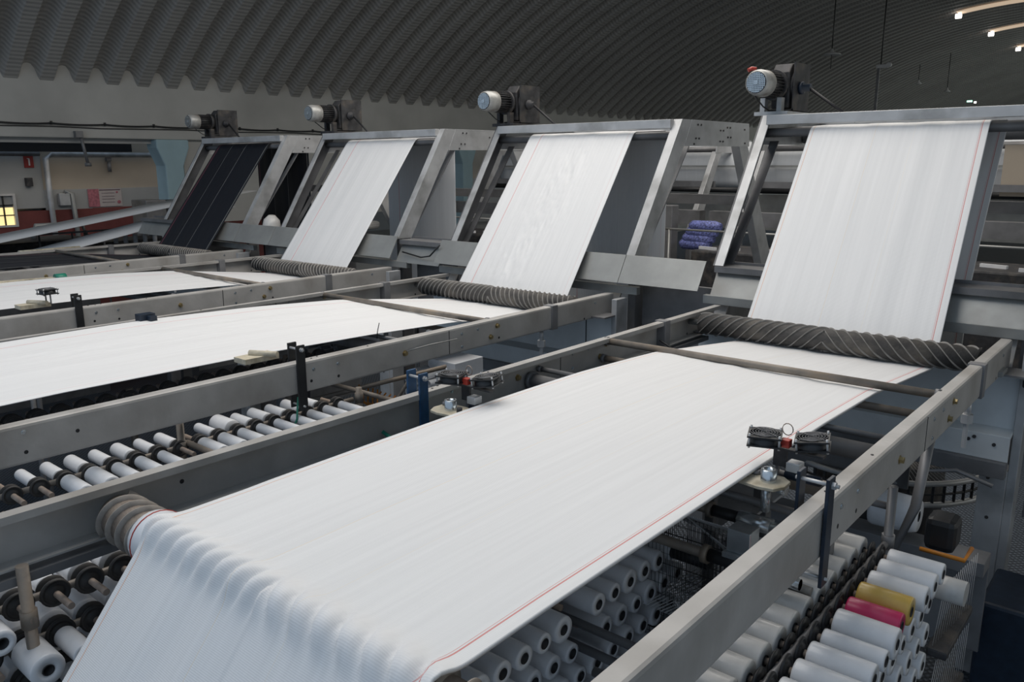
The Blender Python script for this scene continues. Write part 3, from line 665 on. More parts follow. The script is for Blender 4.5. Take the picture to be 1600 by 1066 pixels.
def fan(c, rot, label, tilt=(0, 0), blade=True):
    e = empty('cooling_fan', c, label, 'fan', 'small square cooling fans')
    c = Vector(c); R = Matrix.Rotation(rot, 3, 'Z')@Matrix.Rotation(tilt[0], 3, 'X')@Matrix.Rotation(tilt[1], 3, 'Y')
    h = .060
    def tr(mb):
        mb.v = [R@v+c for v in mb.v]; return mb
    fr = MB()   # square frame with round duct: top and bottom flanges plus duct
    for z in (.004, .036):
        n = 32; vs = []; fs = []
        for k in range(n):
            a = 2*PI*k/n; ca, sa = math.cos(a), math.sin(a); q = h/max(abs(ca), abs(sa))
            for (rx, zz) in ((q, z-.003), (q, z+.003), (.055, z+.003), (.055, z-.003)): vs.append((ca*rx, sa*rx, zz))
        for k in range(n):
            a, b_ = k*4, ((k+1) % n)*4
            for q in range(4): fs.append((a+q, b_+q, b_+(q+1) % 4, a+(q+1) % 4))
        fr.add(vs, fs)
    fr.lathe((0, 0, .002), (0, 0, 1), [(0, .0575), (.036, .0575), (.036, .0545), (0, .0545)], 32, caps=False)
    tr(fr).build('frame', 'black', e)
    ps = MB()
    for sx in (-1, 1):
        for sy in (-1, 1): ps.cyl((sx*.052, sy*.052, -.006), (sx*.052, sy*.052, .048), .004, 8)
    tr(ps).build('corner_post', 'gal', e)
    hub = MB().cyl((0, 0, .006), (0, 0, .030), .019, 16)
    tr(hub).build('hub', 'black', e)
    bl = MB()
    for k in range(7):
        a = 2*PI*k/7; Q = Matrix.Rotation(a, 3, 'Z')@Matrix.Translation((.034, 0, .018)).to_3x3()
        Rz = Matrix.Rotation(a, 3, 'Z'); bl.rbox(Rz@Vector((.035, 0, .018)), (.032, .020, .002), Rz@Matrix.Rotation(.6, 3, 'X'))
    tr(bl).build('blades', 'dark', e)
    g = MB()
    for r in (.014, .024, .034, .044, .053):
        pts = [(r*math.cos(2*PI*k/28), r*math.sin(2*PI*k/28), .044) for k in range(29)]; g.tube(pts, .0013, 4)
    for k in range(4):
        a = PI/4+k*PI/2; g.tube([(0, 0, .045), (.053*math.cos(a), .053*math.sin(a), .045), (.066*math.cos(a), .066*math.sin(a), .040)], .0014, 4)
    tr(g).build('wire_guard', 'gald', e)
    return e
def fanset(x, y, z, sx, names):
    """pair of fans on a cream plate with a hollow guide boss, carried on a bracket by the rail"""
    f1 = fan((x-.075, y-.045, z+.09), .35, names[0])
    f2 = fan((x+.075*1.0, y+.030, z+.085), .30, names[1], (0, -.12))
    tag(MB().cbox((x-.005, y-.022, z+.100), (.036, .032, .030)).build('terminal_block', 'red', bevel=.003), 'red terminal block between the two fans on the %s rail of the nearest machine' % sx, 'terminal block')
    tag(MB().tube([(x-.01+.02*math.cos(a), y+.0, z+.145+.022*math.sin(a)) for a in [k*.5 for k in range(14)]], .002, 5).build('wire_loop', 'pipew'), 'small wire loop standing over the fans at the %s rail' % sx, 'wire')
    e = empty('fan_bracket', (x, y, z-.05), 'steel bracket carrying the two fans at the %s rail of the nearest machine' % sx, 'bracket')
    MB().cbox((x+.01, y, z+.070), (.24, .03, .008)).cbox((x-.03, y, z+.035), (.05, .012, .07)).build('fan_shelf', 'dark', e)
    MB().cbox((x+.03, y-.01, z+.015), (.05, .05, .035)).build('clamp_block', 'gal', e, bevel=.003)
    MB().cyl((x-.01, y+.01, z-.03), (x+.12, y+.01, z-.03), .018, 14).build('solenoid', 'navy', e)
    MB().lathe((x+.01, y-.10, z-.045), (x+.04, y-.10, z-.045), [(0, .02), (.008, .022), (.03, .022)], 16).build('knob', 'zinc', e)
    MB().tube([(x-.07, y+.06, z-.05), (x+.18, y+.06, z-.06)], .012, 8).cbox((x-.05, y+.03, z-.02), (.012, .012, .10)).build('support_arm', 'gald', e)
fanset(-1.045, 2.79, 2.20, 'right', ('square black cooling fan at the right edge of the nearest cloth, left one', 'square black cooling fan at the right edge of the nearest cloth, right one'))
fanset(-2.475, 2.62, 2.22, 'left', ('square cooling fan beyond the left edge of the nearest cloth, rear one', 'square cooling fan beyond the left edge of the nearest cloth, front one'))
def guide_plate(x, y, z, label, flip=1):
    n = 20
    poly = [(x-.13, y-.02), (x-.09, y-.07), (x, y-.085), (x+.055, y-.075), (x+.078, y-.03), (x+.075, y+.03), (x+.04, y+.06), (x-.05, y+.06), (x-.11, y+.03)]
    poly = [(x+(px-x)*flip, py) for px, py in poly]
    o = tag(MB().prism(poly, 'z', z, z+.012).build('guide_plate', 'cream', bevel=.002), label, 'plate')
    MB().lathe((x+.01, y-.01, z+.012), (x+.01, y-.01, z+.2), [(0, .028), (.045, .028), (.045, .017), (.005, .017)], 20, caps=False).build('guide_boss', 'zinc', o)
    MB().lathe((x-.055, y+.03, z+.012), (x-.055, y+.03, z+.2), [(0, .020), (.012, .020), (.012, .009)], 14).build('washer', 'gald', o)
    MB().lathe((x-.075*flip, y-.02, z+.012), (x-.075*flip, y-.02, z+.2), [(0, .013), (.022, .013)], 12).build('nut', 'dark', o)
    MB().cyl((x, y, z-.11), (x, y, z), .018, 12).build('post', 'zinc', o)
guide_plate(-1.08, 2.69, 2.165, 'cream guide plate with a hollow steel boss below the right hand fans')
guide_plate(-2.50, 2.51, 2.195, 'cream guide plate with a hollow steel boss beside the bright blue clamp', -1)
# zinc bracket and blue square below the guide plate
o = tag(MB().box((-1.18, 2.60, 1.90), (-1.09, 2.68, 1.99)).box((-1.19, 2.585, 1.87), (-1.08, 2.70, 1.90)).build('angle_bracket', 'zinc', bevel=.003), 'bright zinc angle bracket on the shaft below the cream plate', 'bracket')
# small fittings on far machines
def far_fan(x, y, z, lab, m):
    e = fan((x, y, z+.075), .1, lab[0]) if lab[0] else None
    if e: MB().box((x-.05, y-.005, z), (x-.044, y+.005, z+.075)).build('stand', 'gald', e)
    if e: MB().box((x+.044, y-.005, z), (x+.05, y+.005, z+.075)).build('stand', 'gald', e)
    tag(MB().cbox((x-.10, y-.08, z-.015), (.12, .22, .03)).cyl((x+.02, y-.02, z+.01), (x-.14, y-.1, z+.01), .018, 10).build('edge_sensor', m), lab[1], 'sensor')
far_fan(-6.80, 2.42, 2.235, ('small fan on two posts at the right rail of the third machine', 'yellow-grey edge sensor under the fan of the third machine'), 'cream')
far_fan(-3.98, 2.60, 2.215, (None, 'cream edge sensor behind the black clamp of the second machine'), 'cream')
tag(MB().box((-5.64, 2.55, 2.19), (-5.56, 2.66, 2.27)).cbox((-5.53, 2.62, 2.23), (.05, .05, .06)).build('edge_sensor', 'navy', bevel=.003), 'dark sensor box on the left rail of the second machine', 'sensor')
tag(MB().prism([(2.45, 2.19), (3.05, 2.19), (3.05, 2.235), (2.45, 2.25)], 'x', -8.42, -8.35).box((-8.35, 2.83, 2.205), (-8.345, 2.9, 2.225)).build('photo_sensor', 'cream'), 'cream sensor arm on the left rail of the third machine', 'sensor')
tag(MB().cyl((-8.52, 3.12, ZT-.06), (-8.52, 3.20, ZT-.06), .001).lathe((-8.533, 3.12, 2.20), (-8.533, 3.3, 2.20), [(0, .045), (.10, .045)], 14).build('cable_tape', 'green'), 'green tape wrapped round the left rail of the third machine', 'tape')

# ------------------------------------------------------------------ creels and bobbins
def bobbin_mesh(r, L, m, name='yarn_bobbin'):
    o = MB().lathe((.02, 0, 0), (1, 0, 0), [(0, .017), (0, r*.96), (.006, r), (L-.006, r), (L, r*.95), (L, .019), (L-.01, .019)], 22, caps=False).build(name, m, origin=(0, 0, 0))
    MB().lathe((.015, 0, 0), (1, 0, 0), [(0, .0185), (L+.007, .0185), (L+.007, .0155), (L-.03, .0155), (L-.03, .001)], 14, caps=False).build('core_tube', 'core', o)
    return o
PROTO = {}
for mn in ('yarn', 'yarnw'):
    for r in (.024, .027, .030, .034, .036, .042, .048, .050, .054, .058):
        for L in (.165, .20, .28): PROTO[(mn, r, L)] = [bobbin_mesh(r, L, mn), False]
PROTO[('yellow', .052, .18)] = [bobbin_mesh(.052, .18, 'yellow'), False]
PROTO[('pink', .046, .18)] = [bobbin_mesh(.046, .18, 'pink'), False]
def put(key, loc, rz, label, group):
    p = PROTO[key]
    if not p[1]:
        p[1] = True; o = p[0]; o.location = loc; o.rotation_euler = (0, 0, rz)
    else: o = dup(p[0], loc, rz)
    o['label'] = label; o['category'] = 'bobbin'; o['group'] = group
    return o
spm = {}
def spindle_mesh():
    b = MB()
    for s in (-1, 1):
        b.lathe((s*.012, 0, 0), (s*1, 0, 0), [(0, .020), (.004, .050), (.008, .050), (.010, .046), (.012, .046), (.012, .040), (.008, .038), (.008, .030), (.014, .028), (.016, .018), (.02, .014)], 22)
    return b
def creel(xc, ys, zs, posts, label, spl=.15, m='pipe', cross=(), dmat='disc', postx=0, dr=1):
    """tube rack with paired discs and spindles on each level"""
    e = empty('creel_rack', (xc, (ys[0]+ys[-1])/2, 0), label, 'bobbin rack', 'bobbin racks under the rails')
    ya, yb = ys[0]-.06, ys[-1]+.12
    for z in zs:
        MB().cyl((xc, ya, z), (xc, yb, z), .014, 10).build('rack_rail', m, e)
    for (y, zt) in posts:
        MB().cyl((xc+postx, y, 0), (xc+postx, y, zt), .019, 12).build('rack_post', m, e)
        for z in zs: MB().cyl((xc+postx, y, z-.03), (xc+postx, y, z+.03), .026, 10).build('pipe_joint', m, e)
    for (y, z, x0, x1) in cross: MB().cyl((x0, y, z), (x1, y, z), .016, 10).build('cross_pipe', m, e)
    d0 = None; s0 = None
    dm = dmat; org = ORI[e.name]
    for z in zs[:3]:
        for y in ys:
            if d0 is None:
                d = spindle_mesh(); dd = MB(); dd.add([v for v in d.v], d.f); dd.sm = d.sm
                d0 = dd.build('flange_disc', dm, e, fix=True)
                if dr != 1:
                    for v in d0.data.vertices: v.co = (v.co+org)*dr-org; org = ORI[e.name]
                # rebase mesh to local origin
                for v in d0.data.vertices: v.co += org
                d0.location = Vector((xc, y, z))-org
                sp = MB().cyl((-spl, 0, 0), (spl, 0, 0), .012, 10); s0 = sp.build('spindle', 'pipew', e)
                for v in s0.data.vertices: v.co += org
                s0.location = d0.location
            else:
                c = d0.copy(); COL.objects.link(c); c.parent = e; c.location = Vector((xc, y, z))-org
                c = s0.copy(); COL.objects.link(c); c.parent = e; c.location = Vector((xc, y, z))-org
    return e
R2 = random.Random(5)
def pick(mn, L, big=.5):
    r = R2.choice((.036, .042, .048, .048, .054) if R2.random() < big else (.030, .036, .042)); return (mn, r, L)
# -- rack under the right rail of the nearest machine
ysR = [1.80+.1215*k for k in range(13)]
zsR = [1.735-.138*k for k in range(6)]
xR = -.835
creel(xR, ysR, zsR[:6], [(1.93, 1.86), (3.42, 1.98)], 'bobbin rack under the right rail of the nearest machine', cross=((3.44, 1.88, -1.5, xR), (1.93, 1.70, -1.3, xR)), dmat='black', m='gald')
for lv, z in enumerate(zsR):
    for k, y in enumerate(ysR):
        if y < 1.80+.55 and lv == 0 and y < 2.30-.12: pass
        ymin = [1.90, 2.25, 2.45, 2.7, 2.9, 3.1][lv]
        if y < ymin: continue
        n = k
        if lv == 0 and k == 9: key = ('yellow', .052, .18); lab = 'yellow bobbin in the top row at the bottom right'
        elif lv == 0 and k == 8: key = ('pink', .046, .18); lab = 'bright pink bobbin in the top row, beside the yellow one'
        else:
            key = ('yarn', (.048, .042, .052 if False else .048, .054, .036, .048)[(k+lv) % 6], .20 if lv < 1 else .165)
            if lv == 0: key = ('yarn', {7: .054, 6: .036, 5: .048, 10: .048, 11: .048, 12: .042}.get(k, .048), .20)
            lab = 'white bobbin, nearest right rack, facing right, %s row, %s from near end' % (['top', 'second', 'third', 'fourth', 'fifth', 'sixth'][lv], ORDW[k])
            if lv == 0 and k > 9: lab = 'white glossy bobbin pointing right, %s beyond the yellow one' % ORDW[k-10]
        put(key, (xR+.03, y, z), 0, lab, 'bobbins pointing right from the nearest rack')
        if lv < 1: put(('yarnw', .058, .28), (xR-.03, y, z), PI, 'pale glossy bobbin pointing left under nearest right rail, %s from near end' % ORDW[k], 'bobbins pointing left from the nearest rack')
# -- inner rack below the nearest cloth
xI = -1.70
ysI = [1.46+.1045*k for k in range(13)]
zsI = [1.758-.116*k for k in range(5)]
creel(xI, ysI, zsI[:3], [(1.42, 1.84), (2.8, 1.85)], 'bobbin rack below the middle of the nearest cloth', m='gald', cross=((2.14, 1.69, xI, -.92), (2.10, 1.63, xI, -.92)))
for lv, z in enumerate(zsI):
    for k, y in enumerate(ysI):
        yy = y+(.052 if lv % 2 else 0)
        if yy > 2.78: continue
        if abs(yy-2.12) < .04 and lv < 2: continue
        put(('yarn', (.036, .042, .042, .048)[(k*3+lv) % 4], .20), (xI+.02, yy, z), 0, 'greyish white bobbin below nearest cloth, %s row, %s from near end' % (['top', 'second', 'third', 'fourth', 'fifth'][lv], ORDW[k]), 'bobbins below the nearest cloth')
# -- rack under the left rail of the nearest machine
xL = -2.83
ysL = [.45+.1135*k for k in range(14)]
zsL = [1.875, 1.725, 1.59, 1.46]
creel(xL, ysL, zsL[:3], [(.785, 2.06)], 'bobbin rack under the left rail of the nearest machine', cross=((.785, 1.87, xL, xL-.5),), postx=.125)
empt = {(0, 4), (0, 5), (0, 6), (1, 5), (2, 3)}
for lv, z in enumerate(zsL):
    for k, y in enumerate(ysL):
        if (lv, k) in empt or y > 1.75: continue
        if R2.random() < .16: continue
        if lv or k < 8:
            put(pick('yarn', .165, .8), (xL+.03, y, z), 0, 'white bobbin at lower left facing right, %s row, %s from near end' % (['top', 'second', 'third', 'bottom'][lv], ORDW[k]), 'bobbins under the nearest left rail')
for lv, z in enumerate(zsL[:3]):
    for k, y in enumerate(ysL):
        if y > 1.9 or R2.random() < .2: continue
        put(pick('yarn', .165, .8), (xL-.03, y, z), PI, 'white bobbin at lower left facing left, %s row, %s from near end' % (['top', 'second', 'third'][lv], ORDW[k]), 'bobbins pointing left under the nearest left rail')
tag(MB().lathe((-2.99, .93, 1.93), (-2.97, 1.27, 1.95), [(0, .028), (.04, .032), (.30, .031), (.34, .026)], 14).build('film_roll', 'yarn'), 'clear film roll lying on the discs at the lower left', 'roll')
xK = -3.30
creel(xK, [.75+.1135*k for k in range(9)], [1.72, 1.56], [(1.3, 1.9)], 'second bobbin rack at the lower left, behind the first', m='gald')
for lv, z in enumerate((1.72, 1.56)):
    for k in range(9):
        if (k+lv) % 4 == 2: continue
        put(('yarn', (.048, .054, .042)[(k+lv) % 3], .20), (xK+.03, .75+.1135*k, z), 0, 'white bobbin deep at lower left, rear rack, %s row, %s from near end' % (['top', 'bottom'][lv], ORDW[k]), 'bobbins of the rear left rack')
# -- rack under the right rail of the second machine
xM = -3.83
ysM = [1.112+.1105*k for k in range(17)]
zsM = [1.885, 1.75]
creel(xM, ysM, zsM, [(1.90, 2.05), (3.05, 1.95)], 'bobbin rack under the right rail of the second machine', cross=((1.93, 1.90, xM, -3.30), (3.15, 1.88, -4.5, -3.2)), dr=.86)
sizes = [None, None, .036, .042, .030, .030, .027, None, .036, .034, .030, .027, .027, .027, .027, .027, .027]
for k, y in enumerate(ysM):
    if sizes[k]: put(('yarn', sizes[k], .20), (xM+.02, y, zsM[0]), 0, 'white bobbin facing right under second right rail, %s from near end' % ORDW[k], 'bobbins pointing right from the second rack')
    if k not in (0, 8) and k < 16: put(('yarn', (.027, .027, .030, .034, .030, .034, .027, .030, .027)[k % 9] if k < 9 else (.027, .048, .030, .034, .030, .034, .030)[(k-9) % 7], .165), (xM-.03, y, zsM[0]+.005), PI, 'white bobbin facing left under second right rail, %s from near end' % ORDW[k], 'bobbins pointing left from the second rack')
    if k % 3 != 1: put(('yarn', .030, .165), (xM+.02, y, zsM[1]), 0, 'white bobbin, lower row under second right rail, %s from near end' % ORDW[k], 'lower bobbins of the second rack')
# -- empty spindles below the second cloth
creel(-4.36, [1.2+.115*k for k in range(18)], [2.045, 1.90], [(1.9, 2.10), (2.9, 2.10)], 'dark rack of empty spindles below the second cloth', spl=.13, m='pipe')
# -- third machine
xT = -6.75
ysT = [1.6+.113*k for k in range(16)]
creel(xT, ysT, [2.0, 1.87], [(2.2, 2.06)], 'bobbin rack under the right rail of the third machine', m='gald')
for k, y in enumerate(ysT):
    if 5 <= k < 10: put(('yarn', .042, .165), (xT-.22, y, 2.10), 0, 'bluish white bobbin under the third cloth, %s left of the black clamp' % ORDW[9-k], 'bobbins of the third machine')
creel(-7.22, [1.6+.12*k for k in range(14)], [2.06], [(2.4, 2.09)], 'dark rack of empty spindles below the third cloth', spl=.1, m='gald')
# -- end-on tubes stacked behind the second machine
k = 0
for row in range(4):
    for j in range(5-(row % 2)):
        x = -4.33+.056*j+(.028 if row % 2 else 0); z = 1.64+row*.050
        o = tag(MB().lathe((x, 3.9, z), (x, 5, z), [(0, .027), (.18, .027), (.18, .014), (0, .014), (0, .027)], 16, caps=False).build('paper_core', 'yarn'), 'white tube end stacked behind nearest left rail, %s row up, %s from left' % (ORDW[row], ORDW[j]), 'tube', 'stacked white tubes behind the left rail')
        MB().cyl((x, 3.95, z), (x, 3.96, z), .0145, 12).build('dark_bore', 'core', o)
tag(MB().box((-4.25, 4.05, 1.62), (-3.98, 4.35, 1.88)).build('white_carton', 'yarn', bevel=.004), 'white carton behind the stacked tube ends', 'box')
# small tubes lying behind the upper cross tube of the nearest machine
for j in range(6):
    x = -2.62+.055*j; z = 1.93-.012*(j % 3)
    tag(MB().lathe((x, 4.85, z), (x, 5.1, z), [(0, .024), (.15, .024), (.15, .012), (0, .012), (0, .024)], 14, caps=False).build('paper_core', 'yarnw'), 'small tube end below the grooved roller of the nearest machine, %s from the left' % ORDW[j], 'tube', 'small tubes below the far roller')
for j in range(16):
    x = -5.48+.07*j; z = 1.86+.03*(j % 2)
    tag(MB().lathe((x, 3.7+.07*(j % 3), z), (x, 5.1, z), [(0, .028), (.15, .028), (.15, .014), (0, .014), (0, .028)], 14, caps=False).build('paper_core', 'gald'), 'dark tube end under the far part of the second cloth, %s from the left' % ORDW[j], 'tube', 'dark tubes under the second cloth')

# ------------------------------------------------------------------ loom parts below the nearest cloth
def dx_pipe(xa, xb, y, z, r, label, segs):
    o = tag(MB().cyl((xa, y, z), (xb, y, z), r, 16).build('loom_shaft', 'pipe'), label, 'shaft', 'shafts across the nearest loom')
    for (a, b_, rr, m, nm) in segs: MB().cyl((a, y, z), (b_, y, z), rr, 16 if nm != 'hex_nut' else 6).build(nm, m, o)
dx_pipe(-2.3, -.9, 2.79, 1.95, .020, 'upper loom shaft with a black sleeve and zinc nut', [(-1.35, -1.33, .032, 'pipe', 'collar'), (-1.33, -1.22, .023, 'black', 'rubber_sleeve'), (-1.22, -1.09, .034, 'zinc', 'hex_nut'), (-1.09, -.9, .021, 'zinc', 'bright_end')])
dx_pipe(-2.3, -.9, 2.60, 1.86, .020, 'lower loom shaft with a black sleeve, nearer the bobbins', [(-1.27, -1.245, .036, 'pipe', 'collar'), (-1.245, -1.08, .025, 'black', 'rubber_sleeve'), (-1.08, -.9, .021, 'zinc', 'bright_end')])
tag(MB().cyl((-1.55, 2.72, 1.80), (-.9, 2.72, 1.78), .018, 14).build('copper_bar', 'rubrib'), 'shiny warm coloured bar under the lower loom shaft', 'bar')
tag(MB().box((-2.2, 3.02, 2.02), (-.90, 3.08, 2.07)).build('loom_crossbar', 'pipe', bevel=.004), 'brown square crossbar behind the cream guide plate', 'bar')
tag(MB().cyl((-2.2, 2.86, 2.01), (-.90, 2.86, 2.0), .016).build('loom_crossbar', 'gald'), 'thin dark bar in front of the square crossbar', 'bar')
tag(MB().box((-1.75, 3.0, 1.86), (-1.25, 3.5, 1.872)).build('slotted_plate', 'gal'), 'blue-grey slotted plate below the right edge of the nearest cloth', 'plate')
tag(MB().box((-1.30, 3.10, 1.60), (-1.24, 3.16, 2.02)).box((-1.0, 3.05, 1.5), (-.95, 3.1, 2.0)).box((-1.42, 2.9, 1.4), (-1.38, 2.94, 2.0)).build('loom_strut', 'gald', bevel=.004), 'upright grey struts below the fans of the nearest machine', 'strut')
def threads(pairs, n, r, m, name, label, cat='threads'):
    b = MB()
    (a0, a1), (c0, c1) = pairs
    a0, a1, c0, c1 = map(Vector, (a0, a1, c0, c1))
    for k in range(n):
        t = k/(n-1); p = a0.lerp(a1, t); q = c0.lerp(c1, t+.0*R2.random())
        mid = p.lerp(q, .5)-Vector((0, 0, .006*R2.random()))
        b.tube([p, mid, q], r, 3)
    return tag(b.build(name, m), label, cat, kind='stuff')
threads((((-1.48, 2.72, 1.93), (-1.10, 2.72, 1.93)), ((-1.50, 2.95, 1.78), (-1.05, 3.0, 1.72))), 46, .0024, 'thread', 'warp_threads', 'curtain of thin grey-white threads over the upper loom shaft')
threads((((-1.66, 2.9, 1.93), (-1.55, 2.8, 1.93)), ((-1.15, 2.66, 1.83), (-1.08, 2.62, 1.85))), 24, .0022, 'thread', 'warp_threads', 'slanting band of white threads crossing the loom shafts')
threads((((-1.5, 2.50, 1.62), (-.95, 2.5, 1.62)), ((-1.45, 3.3, 1.55), (-.75, 3.2, 1.45))), 34, .0028, 'thread', 'warp_threads', 'fan of white threads spread low between the bobbins and the right rail')
for j, yy in enumerate((2.62, 2.70, 2.78)):
    b = MB()
    for k in range(26): b.cyl((-1.55+k*.017, yy, 1.25), (-1.55+k*.017, yy, 1.90), .0014, 3)
    for k in range(14): b.tube([(-1.56, yy, 1.3+k*.045), (-1.11, yy, 1.3+k*.045)], .0010, 3)
    tag(b.build('heald_wires', 'wire'), 'dark grid of fine heald wires behind the inner bobbins, %s layer' % ORDW[j], 'wires', kind='stuff')
for (y, z, rr, m, lab) in ((2.64, 1.55, .016, 'plate', 'pale empty tube sticking out beside the inner bobbins'), (2.72, 1.76, .03, 'black', 'dark spring bundle beside the upper inner bobbins'), (2.66, 1.44, .02, 'black', 'dark rod low beside the inner bobbins')):
    tag(MB().cyl((-1.52, y, z), (-1.30, y, z), rr, 12).build('loom_rod', m), lab, 'rod')
# circular loom ring with ribs, partly seen under the rail at right
def ring(cx, cy, cz, R, label):
    e = empty('loom_ring', (cx, cy, cz-.3), label, 'loom', 'circular looms below the housings')
    for (z, r, nm, m) in ((0, .022, 'upper_ring', 'gal'), (-.16, .022, 'lower_ring', 'gal'), (-.08, .010, 'middle_ring', 'dark')):
        MB().tube([(cx+R*math.cos(2*PI*k/48), cy+R*math.sin(2*PI*k/48), cz+z) for k in range(49)], r, 8).build(nm, m, e)
    b = MB()
    for k in range(60):
        a = 2*PI*k/60; b.cbox((cx+R*math.cos(a), cy+R*math.sin(a), cz-.08), (.018, .018, .15))
    tag(b.build('reed_ribs', 'dark', e), kind='stuff')
    b = MB()
    for k in range(150):
        a = 2*PI*k/150; b.tube([(cx+R*math.cos(a), cy+R*math.sin(a), cz), (cx+.25*R*math.cos(a), cy+.25*R*math.sin(a), cz+.10)], .0022, 3)
    tag(b.build('warp_threads', 'thread', e), kind='stuff')
    MB().cyl((cx, cy, cz-.6), (cx, cy, cz-.02), R*.6, 24).build('loom_drum', 'dark', e)
ring(-1.75, 6.65, 1.05, .80, 'round loom ring with white threads behind the right post')
ring(.35, 5.3, 1.0, .85, 'round loom ring at the right edge of the picture')
ring(-4.9, 6.9, 1.05, .80, 'round loom ring behind the housing of the second machine')
# things between rail and right post
tag(MB().box((-2.7, 5.9, 1.02), (-1.35, 5.93, 1.72)).build('hanging_sheet', 'cloth5' if False else 'gald'), 'grey sheet hanging below the rail left of the round loom', 'panel')
tag(MB().lathe((-1.20, 4.52, 1.42), (-.95, 4.52, 1.42), [(0, .03), (0, .10), (.02, .105), (.20, .10), (.24, .085), (.24, .03)], 24, caps=False).build('cloth_roll', 'yarn'), 'large white reel lying under the right rail', 'reel')
tag(MB().tube([(-.84, 4.0, 2.04), (-.86, 3.95, 1.7), (-.95, 3.80, 1.35)], .024, 12).build('slanting_strut', 'gald'), 'round grey strut slanting down from the right rail', 'strut')
tag(MB().box((-1.9, 4.45, 1.20), (-.62, 4.62, 1.28)).box((-1.9, 4.60, .7), (-.62, 4.62, 1.2)).build('loom_table', 'gald', bevel=.004), 'dark machine bench below the white reel', 'bench')
tag(MB().tube([(-1.15, 5.2, 1.2), (-1.12, 5.25, 1.42), (-.95, 5.3, 1.45), (-.75, 5.3, 1.40)], .014, 8).build('bent_rail', 'gald'), 'bent grey handrail in front of the round loom', 'handrail')
tag(MB().cbox((-.72, 3.88, 1.645), (.13, .15, .16)).build('motor_box', 'black', bevel=.03), 'black motor box above the far end of the right bobbins', 'motor')
tag(MB().tube([(-.78, 3.75, 1.59), (-.60, 3.75, 1.59), (-.60, 3.9, 1.59)], .010, 6).build('orange_guard', 'orange'), 'orange guard rail under the black motor box', 'guard')
tag(MB().lathe((-.66, 3.38, 1.62), (-.45, 3.38, 1.62), [(0, .05), (.14, .05)], 18).build('clear_reel', 'yarnw'), 'clear plastic reel just beyond the last right bobbins', 'reel')
# threads falling from right bobbins to eyelet bars
for k, (z0, z1) in enumerate(((1.62, 1.34), (1.28, 1.0), (.95, .70))):
    threads((((-.60, 3.40, z0), (-.56, 3.80, z0)), ((-.62, 3.40, z1), (-.57, 3.85, z1))), 16, .0013, 'thread', 'warp_threads', 'hanging white threads right of the bobbin wall, %s bundle from the top' % ORDW[k])
    tag(MB().box((-.64, 3.38, z1-.04), (-.56, 3.86, z1-.0)).build('eyelet_bar', 'dark', bevel=.01), 'dark eyelet bar under the hanging threads, %s from the top' % ORDW[k], 'bar', 'dark eyelet bars')
threads((((-.60, 5.9, 1.72), (-.25, 5.9, 1.72)), ((-.62, 5.9, 1.25), (-.28, 5.9, 1.25))), 22, .003, 'thread', 'warp_threads', 'blue-white thread curtain at the right edge beyond the post')
for k, z in enumerate((2.02, 1.88, 1.75)):
    tag(MB().cyl((-.60, 5.75, z), (-.15, 5.75, z), .04, 14).build('thread_reel', 'yarnw'), 'pale reel at the right edge beyond the post, %s from the top' % ORDW[k], 'reel', 'reels at the right edge')
tag(MB().box((-.66, 4.7, 0), (-.40, 5.2, .95)).build('blue_cabinet', 'navy', bevel=.02), 'dark blue cabinet standing on the floor right of the post', 'cabinet')
tag(MB().box((-.95, 5.35, 2.055), (-.78, 5.50, 2.085)).build('small_comb', 'plate', bevel=.003), 'small slotted comb plate beyond the right rail end', 'comb')
tag(MB().cbox((-.67, 5.52, 2.0), (.05, .06, .05)).build('black_knob', 'black', bevel=.01), 'black knob on the housing at the right rail end', 'knob')
# cables and hoses
tag(MB().tube([(-4.35, 3.45, 1.70), (-4.25, 3.42, 1.63), (-4.1, 3.42, 1.64), (-3.95, 3.45, 1.74), (-3.80, 3.5, 1.98)], .012, 8).build('loose_cable', 'pipe'), 'brown cable looping below the rail of the second machine', 'cable')
for j in range(5):
    x = -4.45+.05*j
    tag(MB().tube([(x, 3.55, 1.75), (x+.05, 3.5, 1.66), (x+.13, 3.53, 1.62), (x+.18, 3.6, 1.72)], .006, 6).build('orange_wire', 'orange'), 'orange wire in the bundle below the second rail, %s from the left' % ORDW[j], 'wire', 'orange wires below the second rail')
tag(MB().tube([(-3.74, 2.55, 2.02), (-3.72, 2.52, 1.9), (-3.74, 2.46, 1.78), (-3.70, 2.5, 1.70)], .006, 6).build('green_hose', 'green'), 'thin green hose hanging at the black clamp', 'hose')
tag(MB().tube([(-2.74, 2.40, 2.0), (-2.6, 2.62, 2.04), (-2.55, 3.0, 2.05), (-2.62, 3.3, 2.07)], .005, 6).build('green_hose', 'green'), 'green hose running behind the bright blue clamp', 'hose')
tag(MB().tube([(-2.78, 2.34, 2.08), (-2.70, 2.38, 2.02), (-2.68, 2.44, 1.95), (-2.74, 2.46, 1.90)], .009, 6).build('green_hose', 'green'), 'green hose loop at the foot of the bright blue clamp', 'hose')
tag(MB().tube([(-4.08, 3.42, 2.16), (-4.07, 3.42, 2.21), (-4.05, 3.42, 2.27)], .003, 5).build('wire_stub', 'wire'), 'thin black wire sticking up by the edge of the second cloth', 'wire')
tag(MB().tube([(-3.72, 3.36, 2.14), (-3.66, 3.5, 2.165), (-3.66, 3.75, 2.16)], .004, 5).build('wire_stub', 'plate'), 'short pale wire on the side of the second right rail', 'wire')
tag(MB().tube([(-2.75, 4.80, 2.10), (-2.66, 4.86, 2.03), (-2.60, 4.85, 1.96), (-2.58, 4.80, 2.02)], .006, 6).build('loose_cable', 'black'), 'black cable loop at the left saddle strap of the nearest machine', 'cable')
tag(MB().tube([(-3.92, 3.9, 1.90), (-4.4, 2.95, 1.75)], .016, 10).build('slanting_pipe', 'pipe'), 'dusty pipe slanting below the second right rail', 'pipe')
